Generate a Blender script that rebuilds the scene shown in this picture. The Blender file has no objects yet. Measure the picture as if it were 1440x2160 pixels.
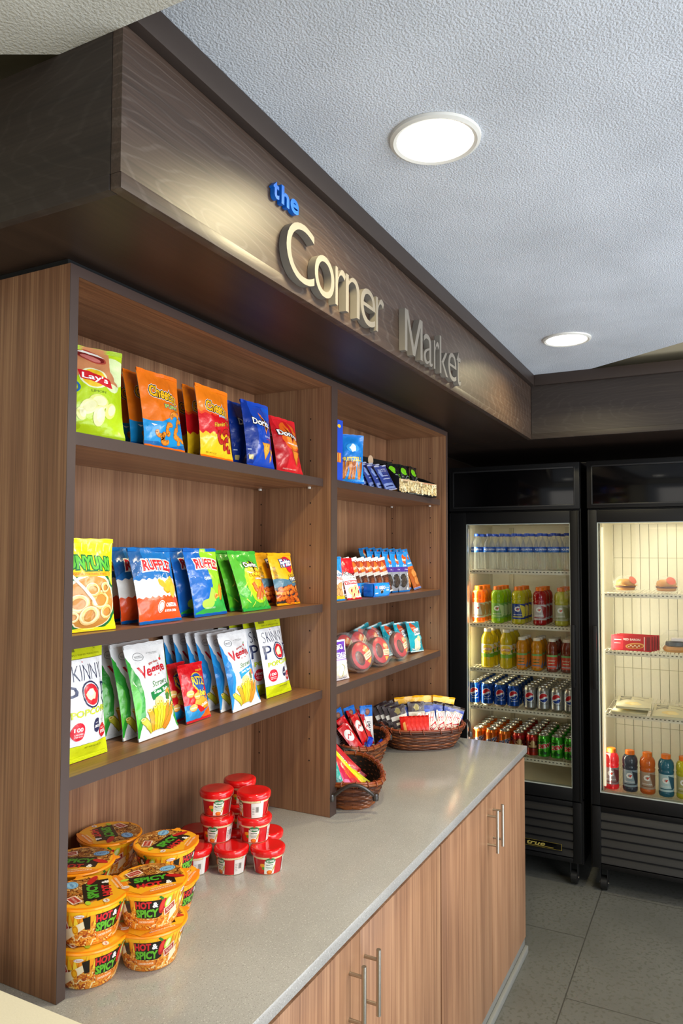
import bpy, bmesh, math, random
from mathutils import Vector, Matrix, noise
from mathutils.geometry import tessellate_polygon
sc = bpy.context.scene
col = sc.collection
PI = math.pi
rnd = random.Random(7)

# ---------------------------------------------------------------- camera
def make_camera():
    yaw, pitch, roll = math.radians(27.1783), math.radians(2.5499), math.radians(.1804)
    F = Vector((math.cos(yaw)*math.cos(pitch), math.sin(yaw)*math.cos(pitch), math.sin(pitch)))
    Rt = Vector((math.sin(yaw), -math.cos(yaw), 0)); U = Rt.cross(F)
    c, s = math.cos(roll), math.sin(roll)
    R2 = Rt*c+U*s; U2 = U*c-Rt*s
    M = Matrix((R2, U2, -F)).transposed().to_4x4()
    M.translation = Vector((-.97937, -1.08295, 1.68853))
    cd = bpy.data.cameras.new('camera'); cd.sensor_fit = 'VERTICAL'; cd.sensor_height = 36
    cd.lens = 1540.57*36/2160; cd.shift_y = 16.15/2160; cd.clip_start = .02; cd.clip_end = 60
    o = bpy.data.objects.new('camera', cd); col.objects.link(o); o.matrix_world = M
    sc.camera = o
make_camera()

# ---------------------------------------------------------------- world, exposure, lights
w = bpy.data.worlds.new('world'); sc.world = w; w.use_nodes = True
w.node_tree.nodes['Background'].inputs[0].default_value = (.85, .92, 1, 1)
w.node_tree.nodes['Background'].inputs[1].default_value = .38
sc.view_settings.view_transform = 'Standard'; sc.view_settings.look = 'None'
sc.view_settings.exposure = 0.5; sc.view_settings.gamma = 1; sc.view_settings.use_curve_mapping = False
sc.cycles.use_denoising = True
sc.cycles.max_bounces = 10; sc.cycles.transparent_max_bounces = 24
sc.cycles.sample_clamp_indirect = 6
def area(name, loc, target, sx, sy, power, color, shape='RECTANGLE', spread=180):
    d = bpy.data.lights.new(name, 'AREA'); d.shape = shape; d.size = sx
    if shape in ('RECTANGLE', 'ELLIPSE'): d.size_y = sy
    d.energy = power; d.color = color; d.spread = math.radians(spread)
    o = bpy.data.objects.new(name, d); col.objects.link(o); o.location = loc
    o.rotation_euler = (Vector(target)-Vector(loc)).to_track_quat('-Z', 'Y').to_euler()
    return o
# broad cool fill light, unseen, added behind the camera for the shelf fronts
area('front_fill', (-.3, -4.2, 1.7), (1.2, 0, 1.45), 3.4, 2.0, 104, (.90, .95, 1))
area('overhead_fill', (1.3, -2.6, 2.5), (1.3, -.9, 1.0), 1.2, .6, 26, (1, .93, .82))  # unseen warm fill added overhead behind the camera; no fixture there
area('floor_bounce_fill', (1.2, -2.6, .05), (1.2, -2.4, 3), 3.2, 2.4, 62, (.86, .93, 1))  # added uplight at floor level, brightening the ceiling like bounced daylight
area('side_fill', (-3.4, -.9, 1.3), (0, .1, 1.2), 1.6, 1.6, 12, (1, .93, .84))  # unseen side fill added to light the left panel
DOWN = [(.446, -.570), (2.052, -.554)]
for i, (x, y) in enumerate(DOWN):
    area('downlight_beam', (x, y, 2.535), (x, y, 0), .16, .16, (7, 6.5)[i], (1, .86, .50), 'DISK', 150)
for x, y in ((-.95, -2.1), (.6, -2.1), (2.1, -2.1)):  # extra downlights added out of view, continuing the ceiling grid
    area('downlight_beam', (x, y, 2.535), (x, y, 0), .16, .16, 7, (1, .93, .78), 'DISK', 150)
area('cooler_lamp', (2.965, .115, 1.17), (3.3, -.2, 1.17), .03, 1.28, 1.7, (1, .9, .62))
area('cooler_lamp', (3.1, -.14, 1.832), (3.22, -.14, .5), .3, .46, .30, (1, .9, .66))
area('cooler_lamp', (2.965, -.575, 1.17), (3.4, -.95, 1.17), .03, 1.28, 1.7, (1, .93, .72))
area('cooler_lamp', (3.12, -.93, 1.832), (3.22, -.93, .5), .3, .62, 1.3, (1, .92, .70))

# ---------------------------------------------------------------- materials
def lin(c):
    if isinstance(c, str):
        c = tuple(int(c[i:i+2], 16)/255 for i in (0, 2, 4))
    return tuple((x/12.92 if x <= .04045 else ((x+.055)/1.055)**2.4) for x in c)
MC = {}
def mat(hexc, rough=.5, metal=0, bump=0, bscale=80, var=0, trans=0, ior=1.45, coat=0, alpha=1, emit=0, spec=.5, name=None):
    key = (hexc, rough, metal, bump, bscale, var, trans, coat, alpha, emit, spec)
    if key in MC: return MC[key]
    m = bpy.data.materials.new(name or 'm_'+str(hexc)); m.use_nodes = True
    nt = m.node_tree; p = nt.nodes['Principled BSDF']
    c = lin(hexc)+(1,)
    p.inputs['Base Color'].default_value = c; p.inputs['Roughness'].default_value = rough
    p.inputs['Metallic'].default_value = metal; p.inputs['IOR'].default_value = ior
    p.inputs['Transmission Weight'].default_value = trans; p.inputs['Coat Weight'].default_value = coat
    p.inputs['Alpha'].default_value = alpha; p.inputs['Specular IOR Level'].default_value = spec
    if emit:
        p.inputs['Emission Color'].default_value = c; p.inputs['Emission Strength'].default_value = emit
    tc = nt.nodes.new('ShaderNodeTexCoord'); n = nt.nodes.new('ShaderNodeTexNoise')
    n.inputs['Scale'].default_value = bscale; n.inputs['Detail'].default_value = 3
    nt.links.new(tc.outputs['Object'], n.inputs['Vector'])
    if bump:
        b = nt.nodes.new('ShaderNodeBump'); b.inputs['Strength'].default_value = bump; b.inputs['Distance'].default_value = .004
        nt.links.new(n.outputs['Fac'], b.inputs['Height']); nt.links.new(b.outputs[0], p.inputs['Normal'])
    v = var or .04
    mx = nt.nodes.new('ShaderNodeMix'); mx.data_type = 'RGBA'
    mx.inputs[6].default_value = tuple(x*(1-v) for x in c[:3])+(1,); mx.inputs[7].default_value = tuple(min(1, x*(1+v)) for x in c[:3])+(1,)
    nt.links.new(n.outputs['Fac'], mx.inputs[0]); nt.links.new(mx.outputs[2], p.inputs['Base Color'])
    MC[key] = m
    return m
def film(hexc, rough=.25): return mat(hexc, rough, bump=.6, bscale=38, coat=.3)
def ink(hexc): return mat(hexc, .27, bump=.6, bscale=38, coat=.25)
def matte(hexc): return mat(hexc, .55)
def foil(hexc): return mat(hexc, .3, metal=.85, bump=.3, bscale=60)

def wood(name, axis, dark, mid, light, rough=.42, fine=260, coarse=26, stretch=.012, bumpk=.06, figure=0):
    m = bpy.data.materials.new(name); m.use_nodes = True; nt = m.node_tree; p = nt.nodes['Principled BSDF']
    L = nt.links.new
    tc = nt.nodes.new('ShaderNodeTexCoord')
    def noi(scale, st, detail, dist=0):
        mp = nt.nodes.new('ShaderNodeMapping'); s = [1, 1, 1]; s['XYZ'.index(axis)] = st
        mp.inputs['Scale'].default_value = s; L(tc.outputs['Object'], mp.inputs['Vector'])
        n = nt.nodes.new('ShaderNodeTexNoise'); n.inputs['Scale'].default_value = scale
        n.inputs['Detail'].default_value = detail; n.inputs['Distortion'].default_value = dist
        L(mp.outputs[0], n.inputs['Vector']); return n
    a = noi(fine, stretch, 2); b = noi(coarse, stretch*3, 4, .4); c = noi(9, .12, 2, .6)
    add = nt.nodes.new('ShaderNodeMath'); add.operation = 'MULTIPLY_ADD'; add.inputs[1].default_value = .45
    L(a.outputs['Fac'], add.inputs[0])
    ad2 = nt.nodes.new('ShaderNodeMath'); ad2.operation = 'MULTIPLY_ADD'; ad2.inputs[1].default_value = .38
    L(b.outputs['Fac'], ad2.inputs[0])
    ad3 = nt.nodes.new('ShaderNodeMath'); ad3.operation = 'MULTIPLY'; ad3.inputs[1].default_value = .22
    L(c.outputs['Fac'], ad3.inputs[0]); L(ad3.outputs[0], ad2.inputs[2]); L(ad2.outputs[0], add.inputs[2])
    r = nt.nodes.new('ShaderNodeValToRGB'); e = r.color_ramp.elements
    e[0].position = .36; e[0].color = lin(dark)+(1,); e[1].position = .68; e[1].color = lin(light)+(1,)
    k = e.new(.52); k.color = lin(mid)+(1,)
    L(add.outputs[0], r.inputs[0])
    out = r.outputs[0]
    if figure:
        wv = nt.nodes.new('ShaderNodeTexWave'); wv.wave_type = 'RINGS'; wv.rings_direction = 'Y'
        mp = nt.nodes.new('ShaderNodeMapping'); mp.inputs['Scale'].default_value = (1.0, 1, 4.2) if axis == 'X' else (1, 1.0, 4.2)
        mp.inputs['Location'].default_value = (-.15, 0, -9.6)
        if axis == 'Y': wv.rings_direction = 'X'; mp.inputs['Location'].default_value = (0, .9, -9.9)
        L(tc.outputs['Object'], mp.inputs['Vector']); L(mp.outputs[0], wv.inputs['Vector'])
        wv.inputs['Scale'].default_value = 5; wv.inputs['Distortion'].default_value = 11
        wv.inputs['Detail'].default_value = 2; wv.inputs['Detail Scale'].default_value = .8
        cr = nt.nodes.new('ShaderNodeValToRGB'); cr.color_ramp.elements[0].position = .86; cr.color_ramp.elements[1].position = .99
        L(wv.outputs['Fac'], cr.inputs[0])
        gate = nt.nodes.new('ShaderNodeMath'); gate.operation = 'MULTIPLY'; gate.inputs[1].default_value = figure
        L(cr.outputs[0], gate.inputs[0])
        g2 = nt.nodes.new('ShaderNodeMath'); g2.operation = 'MULTIPLY'; L(gate.outputs[0], g2.inputs[0]); L(a.outputs['Fac'], g2.inputs[1])
        mx = nt.nodes.new('ShaderNodeMix'); mx.data_type = 'RGBA'; L(g2.outputs[0], mx.inputs[0]); L(out, mx.inputs[6])
        mx.inputs[7].default_value = lin('a09890')+(1,); out = mx.outputs[2]
    L(out, p.inputs['Base Color']); p.inputs['Roughness'].default_value = rough
    bp = nt.nodes.new('ShaderNodeBump'); bp.inputs['Strength'].default_value = bumpk; bp.inputs['Distance'].default_value = .002
    L(add.outputs[0], bp.inputs['Height']); L(bp.outputs[0], p.inputs['Normal'])
    return m
W_Z = wood('walnut_laminate_vertical', 'Z', '60422c', '835c42', 'a07a58')
W_X = wood('walnut_laminate_long', 'X', '64422a', '865b3e', 'a2734e', rough=.38)
W_DOOR = wood('walnut_door', 'Z', '74503a', '9c7254', 'b68c6a', fine=180, rough=.4)
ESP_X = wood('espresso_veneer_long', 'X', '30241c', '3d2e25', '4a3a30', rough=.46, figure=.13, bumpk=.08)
ESP_Y = wood('espresso_veneer_cross_shaded', 'Y', '1f1814', '271e19', '2f2620', rough=.55, figure=.04, bumpk=.06)  # same veneer, with shade on the left-facing sides put into its darker colour
ESP_U = wood('espresso_underside_shaded', 'X', '1c120d', '241811', '2e2018', rough=.42)  # same wood darkened further, painting in the shade under the soffit
BAND = mat('43342f', .4, name='edge_band')
BLACKP = mat('09090a', .42, name='cooler_black', spec=.35)
BLACKG = mat('040405', .10, spec=.35, name='gloss_black')
CREAMP = mat('e9e2cc', .45, name='cooler_liner')
STEEL = mat('b7b0a4', .32, metal=1, bump=.05, bscale=300, name='brushed_nickel')

def speckled(name, base, specks, rough, bumpk=0, tiles=None, scale=420):
    m = bpy.data.materials.new(name); m.use_nodes = True; nt = m.node_tree; p = nt.nodes['Principled BSDF']; L = nt.links.new
    tc = nt.nodes.new('ShaderNodeTexCoord')
    n0 = nt.nodes.new('ShaderNodeTexNoise'); n0.inputs['Scale'].default_value = 3.2; n0.inputs['Detail'].default_value = 5
    L(tc.outputs['Object'], n0.inputs['Vector'])
    r0 = nt.nodes.new('ShaderNodeValToRGB'); c = lin(base)
    r0.color_ramp.elements[0].color = tuple(x*.88 for x in c)+(1,); r0.color_ramp.elements[1].color = tuple(x*1.1 for x in c)+(1,)
    r0.color_ramp.elements[0].position = .3; r0.color_ramp.elements[1].position = .7
    L(n0.outputs['Fac'], r0.inputs[0]); out = r0.outputs[0]
    for hexs, sc_, lo in specks:
        v = nt.nodes.new('ShaderNodeTexNoise'); v.inputs['Scale'].default_value = sc_; v.inputs['Detail'].default_value = 1
        L(tc.outputs['Object'], v.inputs['Vector'])
        cr = nt.nodes.new('ShaderNodeValToRGB'); cr.color_ramp.elements[0].position = lo; cr.color_ramp.elements[1].position = lo+.06
        L(v.outputs['Fac'], cr.inputs[0])
        mx = nt.nodes.new('ShaderNodeMix'); mx.data_type = 'RGBA'; L(cr.outputs[0], mx.inputs[0]); L(out, mx.inputs[6]); mx.inputs[7].default_value = lin(hexs)+(1,)
        out = mx.outputs[2]
    h = n0.outputs['Fac']
    if tiles:
        br = nt.nodes.new('ShaderNodeTexBrick'); mp = nt.nodes.new('ShaderNodeMapping')
        mp.inputs['Location'].default_value = tiles[2]; mp.inputs['Rotation'].default_value = (0, 0, tiles[4])
        L(tc.outputs['Object'], mp.inputs['Vector']); L(mp.outputs[0], br.inputs['Vector'])
        br.inputs['Scale'].default_value = 1; br.inputs['Mortar Size'].default_value = .0024; br.inputs['Brick Width'].default_value = tiles[0]; br.inputs['Row Height'].default_value = tiles[1]
        br.inputs['Mortar Smooth'].default_value = 0; br.offset = tiles[3]
        mx = nt.nodes.new('ShaderNodeMix'); mx.data_type = 'RGBA'; L(br.outputs['Fac'], mx.inputs[0]); L(out, mx.inputs[6]); mx.inputs[7].default_value = lin('403f3b')+(1,)
        out = mx.outputs[2]
    L(out, p.inputs['Base Color']); p.inputs['Roughness'].default_value = rough
    if bumpk:
        v = nt.nodes.new('ShaderNodeTexNoise'); v.inputs['Scale'].default_value = scale; v.inputs['Detail'].default_value = 3
        L(tc.outputs['Object'], v.inputs['Vector'])
        b = nt.nodes.new('ShaderNodeBump'); b.inputs['Strength'].default_value = bumpk; b.inputs['Distance'].default_value = .004
        L(v.outputs['Fac'], b.inputs['Height']); L(b.outputs[0], p.inputs['Normal'])
    return m
QUARTZ = speckled('quartz_counter', 'a5a3a0', [('8b8985', 420, .62), ('bebcb8', 300, .64), ('66635e', 500, .73)], .16)
TILE = speckled('floor_tile', '5f5f5a', [('54544d', 60, .56)], .42, .2, (.967, .61, (-.014, .54, 0), .5, 0), 60)
CEIL = speckled('textured_ceiling', 'cdd3dc', [], .9, .9, None, 230)
CEIL2 = speckled('textured_ceiling_side', 'c3c1b8', [], .9, .9, None, 190)
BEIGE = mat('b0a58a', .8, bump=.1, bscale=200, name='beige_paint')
CREAMW = mat('e2dcc8', .7, bump=.06, bscale=250, name='cream_paint')

# ---------------------------------------------------------------- mesh helpers
class MB:
    def __init__(s): s.v = []; s.f = []; s.m = []; s.n = []; s.mats = []
    def mi(s, m):
        if m not in s.mats: s.mats.append(m)
        return s.mats.index(m)
    def add(s, vs, fs, m, ns=None):
        b = len(s.v); s.v += [Vector(p) for p in vs]; s.n += list(ns) if ns else [None]*len(vs)
        k = s.mi(m)
        for f in fs: s.f.append([b+i for i in f]); s.m.append(k)
    def box(s, x0, x1, y0, y1, z0, z1, m, bev=0, xf=None):
        bm = bmesh.new(); bmesh.ops.create_cube(bm, size=1)
        for v in bm.verts: v.co = Vector(((x0+x1)/2+v.co.x*(x1-x0), (y0+y1)/2+v.co.y*(y1-y0), (z0+z1)/2+v.co.z*(z1-z0)))
        if bev: bmesh.ops.bevel(bm, geom=bm.edges[:], offset=bev, segments=2, affect='EDGES', profile=.6)
        if xf: bmesh.ops.transform(bm, matrix=xf, verts=bm.verts)
        s.frombm(bm, m); return s
    def frombm(s, bm, m):
        bm.verts.index_update(); s.add([v.co.copy() for v in bm.verts], [[v.index for v in f.verts] for f in bm.faces], m); bm.free()
    def prism(s, pts, z0, z1, m, xf=None):
        n = len(pts); vs = [Vector((p[0], p[1], z0)) for p in pts]+[Vector((p[0], p[1], z1)) for p in pts]
        if xf: vs = [xf @ v for v in vs]
        s.add(vs, [list(range(n))[::-1], list(range(n, 2*n))]+[[i, (i+1) % n, n+(i+1) % n, n+i] for i in range(n)], m); return s
    def lathe(s, prof, m, seg=28, c=(0, 0, 0), capb=True, capt=True, sx=1, sy=1):
        c = Vector(c); vs = []; fs = []
        for r, z in prof:
            for i in range(seg): a = 2*PI*i/seg; vs.append(c+Vector((r*sx*math.cos(a), r*sy*math.sin(a), z)))
        for j in range(len(prof)-1):
            for i in range(seg): fs.append([j*seg+i, j*seg+(i+1) % seg, (j+1)*seg+(i+1) % seg, (j+1)*seg+i])
        if capb: fs.append(list(range(seg))[::-1])
        if capt: k = (len(prof)-1)*seg; fs.append([k+i for i in range(seg)])
        s.add(vs, fs, m); return s
    def tube(s, pts, r, m, seg=8, closed=False, caps=True):
        pts = [Vector(p) for p in pts]; n = len(pts); rr = r if isinstance(r, (list, tuple)) else [r]*n
        vs = []; fs = []; ref = None
        for i, p in enumerate(pts):
            a = pts[(i-1) % n] if (closed or i > 0) else p; b = pts[(i+1) % n] if (closed or i < n-1) else p
            t = (b-a).normalized()
            if ref is None: ref = Vector((0, 0, 1)) if abs(t.z) < .9 else Vector((1, 0, 0))
            u = t.cross(ref).normalized(); w_ = u.cross(t).normalized(); ref = w_
            for k in range(seg): an = 2*PI*k/seg; vs.append(p+(u*math.cos(an)+w_*math.sin(an))*rr[i])
        for i in range(n if closed else n-1):
            for k in range(seg): j = (i+1) % n; fs.append([i*seg+k, i*seg+(k+1) % seg, j*seg+(k+1) % seg, j*seg+k])
        if caps and not closed: fs.append(list(range(seg))[::-1]); fs.append([(n-1)*seg+k for k in range(seg)])
        s.add(vs, fs, m); return s
    def build(s, name, parent=None, loc=(0, 0, 0), rot=(0, 0, 0), angle=35):
        me = bpy.data.meshes.new(name); me.from_pydata([tuple(v) for v in s.v], [], s.f)
        for m in s.mats: me.materials.append(m)
        me.polygons.foreach_set('material_index', s.m)
        me.polygons.foreach_set('use_smooth', [True]*len(s.f))
        me.update(); me.set_sharp_from_angle(angle=math.radians(angle))
        if any(n is not None for n in s.n):
            cn = [tuple(c.vector) for c in me.corner_normals]
            out = [tuple(s.n[l.vertex_index]) if s.n[l.vertex_index] is not None else cn[i] for i, l in enumerate(me.loops)]
            me.normals_split_custom_set(out)
        o = bpy.data.objects.new(name, me); col.objects.link(o); o.location = loc; o.rotation_euler = rot
        if parent: o.parent = parent
        return o
def tag(o, label, cat, group=None, kind=None):
    o['label'] = label; o['category'] = cat
    if group: o['group'] = group
    if kind: o['kind'] = kind
    return o
def struct(o): o['kind'] = 'structure'; return o
def empty(name, loc=(0, 0, 0), rz=0):
    o = bpy.data.objects.new(name, None); col.objects.link(o); o.location = loc; o.rotation_euler = (0, 0, rz); o.empty_display_size = .05; return o
def dup(o, parent=None):
    c = o.copy(); col.objects.link(c); c.parent = parent
    for ch in o.children: dup(ch, c)
    return c
def place(o, loc, rot=(0, 0, 0), label=None, group=None):
    o.location = loc; o.rotation_euler = rot
    if label: o['label'] = label
    if group: o['group'] = group
    return o
ORD = ['first', 'second', 'third', 'fourth', 'fifth', 'sixth', 'seventh', 'eighth', 'ninth', 'tenth']

# ---------------------------------------------------------------- room
def sbox(name, x0, x1, y0, y1, z0, z1, m, bev=0):
    return struct(MB().box(x0, x1, y0, y1, z0, z1, m, bev).build(name))
ZC = .864
sbox('floor', -4, 4.0, -4.6, .42, -.05, 0, TILE)
sbox('wall_back', -4, 4.0, .32, .42, 0, 2.75, BEIGE)
sbox('wall_right', 3.72, 3.82, -4.6, .32, 0, 2.75, BEIGE)
# main ceiling cut on the right diagonal; beige slab above stands in for shade
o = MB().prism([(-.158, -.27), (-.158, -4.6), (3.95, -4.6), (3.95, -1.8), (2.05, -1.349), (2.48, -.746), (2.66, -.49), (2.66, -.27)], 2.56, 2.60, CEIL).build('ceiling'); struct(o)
sbox('ceiling_upper_shade', -4, 4.0, -4.6, .42, 2.6005, 2.66, BEIGE)
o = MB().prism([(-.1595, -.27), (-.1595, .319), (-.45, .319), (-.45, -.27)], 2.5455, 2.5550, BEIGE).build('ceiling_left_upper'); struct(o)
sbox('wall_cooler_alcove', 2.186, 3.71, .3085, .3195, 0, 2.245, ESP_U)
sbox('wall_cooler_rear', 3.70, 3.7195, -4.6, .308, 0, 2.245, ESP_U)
# lower ceiling left of the soffit, ending along a diagonal
o = MB().prism([(-.160, -4.6), (-.160, -.141), (-.42, .37), (-4, .37), (-4, -4.6)], 2.5, 2.545, CEIL2).build('ceiling_left'); struct(o)

# ---------------------------------------------------------------- dark wood soffit over the shelves and coolers
S = -.2793
zb, zt = 2.250, 2.56
sof = empty('soffit', (0, 0, 0)); tag(sof, 'dark espresso wood soffit wrapping above the shelving and the coolers', 'soffit')
zb = 2.246
def sp(name, b, m, bev=0): return MB().box(*b, m, bev).build(name, sof)
sp('front_fascia', (-.160, 2.645, S, S+.02, zb+.026, 2.558), ESP_X)
sp('lower_band', (-.1605, 2.6445, S-.002, S+.02, zb, zb+.0255), ESP_X, .0012)
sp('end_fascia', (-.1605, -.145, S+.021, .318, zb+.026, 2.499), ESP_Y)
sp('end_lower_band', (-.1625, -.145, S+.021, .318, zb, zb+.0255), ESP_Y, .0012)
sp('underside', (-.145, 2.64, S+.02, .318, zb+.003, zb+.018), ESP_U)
sp('crown_trim', (-.158, 2.627, S-.022, S-.0005, 2.507, 2.559), mat('362c27', .45), .001)
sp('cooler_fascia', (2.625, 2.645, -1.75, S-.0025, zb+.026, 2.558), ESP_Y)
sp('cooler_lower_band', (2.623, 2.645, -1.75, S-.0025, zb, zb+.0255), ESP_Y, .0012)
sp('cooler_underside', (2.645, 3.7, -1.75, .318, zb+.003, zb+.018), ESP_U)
sp('cooler_crown_trim', (2.603, 2.6245, -1.75, S-.0225, 2.507, 2.559), mat('362c27', .45), .001)
sp('shade_gap_strip', (.004, 2.18, .012, .29, 2.2375, zb+.0025), mat('0c0d10', .6))  # near-black strip stands in for the shade in the gap over the shelving
# ---------------------------------------------------------------- half wall at the left
sbox('wall_left', -.62, -.1005, -1.0, .319, 0, .93, CREAMW)
sbox('trim_1', -.64, -.1003, -1.02, .319, .9303, .936, CREAMW)

# ---------------------------------------------------------------- downlights
def downlight(x, y, label):
    r = empty('recessed_downlight', (x, y, 2.56)); tag(r, label, 'ceiling light', 'recessed downlights')
    MB().lathe([(.078, -.001), (.081, -.007), (.088, -.0095), (.095, -.006), (.096, -.0005)], mat('d7d6d0', .45), 64, capb=False, capt=False).build('trim_ring', r)
    MB().lathe([(.0001, -.0045), (.0785, -.004)], mat('fff8ea', .5, emit=5.5, name='lit_diffuser'), 64, capb=False, capt=False).build('diffuser', r)
downlight(*DOWN[0], 'large round recessed downlight in the textured ceiling, nearest the camera')
downlight(*DOWN[1], 'smaller looking round recessed downlight near the far corner of the ceiling')

# ---------------------------------------------------------------- shelving units
XD, XE = 1.079, 2.1842
ZT = 2.237
SH = {0: (1.9225, 1.524, 1.2545), 1: (1.9277, 1.5224, 1.2493)}
def shelving(x0, x1, zs, label):
    r = empty('shelving_unit', ((x0+x1)/2, .15, ZC)); tag(r, label, 'shelving unit', 'open walnut shelving units')
    ox, oy, oz = (x0+x1)/2, .15, ZC
    def P(name, b, m, par=r, bev=0, off=(0, 0, 0)):
        a = MB().box(b[0]-ox-off[0], b[1]-ox-off[0], b[2]-oy-off[1], b[3]-oy-off[1], b[4]-oz-off[2], b[5]-oz-off[2], m, bev).build(name, par); a.location = off; return a
    t = .0205
    for sx in (x0, x1-t):
        mb = MB().box(sx-ox, sx+t-ox, .0012-oy, .30-oy, .0005, ZT-oz, W_Z)
        inx = sx+t if sx == x0 else sx
        for yy in (.076, .264):
            for k in range(17):
                z = 1.03+k*.068
                if any(abs(z-q+.012) < .02 for q in zs): continue
                c = Vector((inx-ox, yy-oy, z-oz)); d = 1 if sx == x0 else -1
                mb.add([c+Vector((d*.0003, .0026*math.cos(a), .0026*math.sin(a))) for a in [2*PI*i/8 for i in range(8)]], [list(range(8)) if d > 0 else list(range(8))[::-1]], mat('1c130d', .8))
        sd = mb.build('side_panel', r)
        e = MB().box(sx-ox, sx+t-ox, -oy, .0012-oy, .0005, ZT-oz, BAND).build('edge_band', sd)
    P('back_panel', (x0+t, x1-t, .296, .30, ZC, ZT), W_Z)
    tp = P('top_panel', (x0+t, x1-t, .0012, .296, ZT-t, ZT), W_X); P('edge_band', (x0+t, x1-t, 0, .0012, ZT-t, ZT), BAND, tp)
    for z in zs:
        s_ = P('shelf', (x0+t+.001, x1-t-.001, .0305, .295, z-.025, z), W_X); P('edge_band', (x0+t+.001, x1-t-.001, .0292, .0305, z-.025, z), BAND, s_)
        for sx in (x0+t+.001, x1-t-.012):
            for yy in (.076, .264):
                P('shelf_pin', (sx, sx+.010, yy-.003, yy+.003, z-.031, z-.0252), mat('e4e0d6', .35), s_)
    return r
shelving(.0, XD, SH[0], 'left open walnut shelving unit of chips and popcorn standing on the counter')
shelving(XD, XE, SH[1], 'right open walnut shelving unit of cookies and nuts beside the coolers')

# ---------------------------------------------------------------- countertop and base cabinets
c_ = MB().box(-.1, 2.2, -.346, .308, ZC-.029, ZC-.0003, QUARTZ, .0018).build('countertop')
tag(c_, 'long pale grey speckled quartz countertop under the walnut shelving', 'countertop')
def handle(par, x, z0, z1, y):
    h = MB().tube([(x, y-.036, z0), (x, y-.036, z1)], .0056, STEEL, 16)
    for z in (z0+.024, z1-.024): h.tube([(x, y, z), (x, y-.036, z)], .0042, STEEL, 12)
    return h.build('handle', par)
def base_cab(x0, x1, xm, hz, hx, label, toe0, toe1):
    r = empty('base_cabinet', ((x0+x1)/2, 0, 0)); tag(r, label, 'cabinet', 'walnut base cabinets under the counter'); ox = (x0+x1)/2
    MB().box(x0-ox, x1-ox-.001, -.314, .318, .066, .8345, mat('241510', .6)).build('carcass', r)
    for k, (a, b) in enumerate(((x0+.001, xm-.001), (xm+.001, x1-.003))):
        d = MB().box(a-ox, b-ox, -.335, -.3145, .066, .815, W_DOOR, .0012).build('door', r)
        handle(d, hx[k]-ox, *hz, -.335)
    MB().box(toe0-ox, toe1-ox, -.33, .318, .0005, .0655, mat('7c7b76', .5, var=.1, bscale=30), .001).build('toe_base', r)
    MB().box(toe0-ox, toe1-ox, -.345, -.3302, .0005, .03, mat('84847f', .45), .004).build('floor_trim', r)
    return r
HZ = (.622, .771)
base_cab(-.1, 1.132, .578, HZ, (.523, .602), 'walnut double door base cabinet nearest the camera', -.1, 1.132)
base_cab(1.138, 2.2, 1.684, HZ, (1.629, 1.699), 'walnut double door base cabinet nearest the coolers', 1.133, 2.2)

# ---------------------------------------------------------------- sign letters
def glyph_mesh(ch, name, x0, x1, z0, z1, depth, m, bold, label, group):
    cu = bpy.data.curves.new('t', 'FONT'); cu.body = ch; cu.offset = bold; cu.resolution_u = 8; cu.extrude = .05; cu.bevel_depth = 0
    ob = bpy.data.objects.new('t', cu); col.objects.link(ob)
    me = bpy.data.meshes.new_from_object(ob.evaluated_get(bpy.context.evaluated_depsgraph_get()))
    xs = [v.co.x for v in me.vertices]; ys = [v.co.y for v in me.vertices]
    ax, bx, ay, by = min(xs), max(xs), min(ys), max(ys)
    vs = []
    for v in me.vertices:
        vs.append(((v.co.x-ax)/(bx-ax)*(x1-x0)-(x1-x0)/2, -depth if v.co.z > 0 else 0, (v.co.y-ay)/(by-ay)*(z1-z0)))
    me2 = bpy.data.meshes.new(name); me2.from_pydata(vs, [], [list(p.vertices) for p in me.polygons]); me2.materials.append(m)
    bm = bmesh.new(); bm.from_mesh(me2); bmesh.ops.remove_doubles(bm, verts=bm.verts, dist=1e-5); bmesh.ops.recalc_face_normals(bm, faces=bm.faces); bm.to_mesh(me2); bm.free()
    me2.polygons.foreach_set('use_smooth', [True]*len(me2.polygons)); me2.set_sharp_from_angle(angle=math.radians(30))
    o = bpy.data.objects.new(name, me2); col.objects.link(o); o.location = ((x0+x1)/2, S-.0008, z0); tag(o, label, 'sign letter', group)
    bpy.data.objects.remove(ob); bpy.data.curves.remove(cu)
    if ch == 'M':
        W_, H_ = x1-x0, z1-z0; k = .125
        q = [(0, 0), (k, 0), (k, .80), (.435, 0), (.565, 0), (1-k, .80), (1-k, 0), (1, 0), (1, 1), (.825, 1), (.5, .20), (.175, 1), (0, 1)]
        mb = MB(); mb.prism([((a-.5)*W_, b*H_) for a, b in q], 0, depth, m, Matrix(((1, 0, 0, 0), (0, 0, -1, 0), (0, 1, 0, 0), (0, 0, 0, 1))))
        t = mb.build('t'); o.data = t.data; bpy.data.objects.remove(t)
SIL = mat('7b756c', .6, metal=.1, name='satin_silver'); BLU = mat('0a62c4', .35, name='sign_blue')
ml = [('C', .294, .412, 2.268, 2.397), ('o', .414, .507, 2.268, 2.363), ('r', .513, .566, 2.269, 2.362), ('n', .567, .643, 2.269, 2.363), ('e', .650, .738, 2.268, 2.363), ('r', .742, .793, 2.269, 2.362)]
nth = ['capital C', 'small o after the C', 'first r', 'small n', 'small e between n and r', 'last r']
for (ch, a, b, z0, z1), nm in zip(ml, nth):
    glyph_mesh(ch, 'sign_letter', a, b, z0, z1, .019, SIL, -.008, f'silver {nm} of the word Corner on the dark soffit', 'silver letters of Corner Market')
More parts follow.
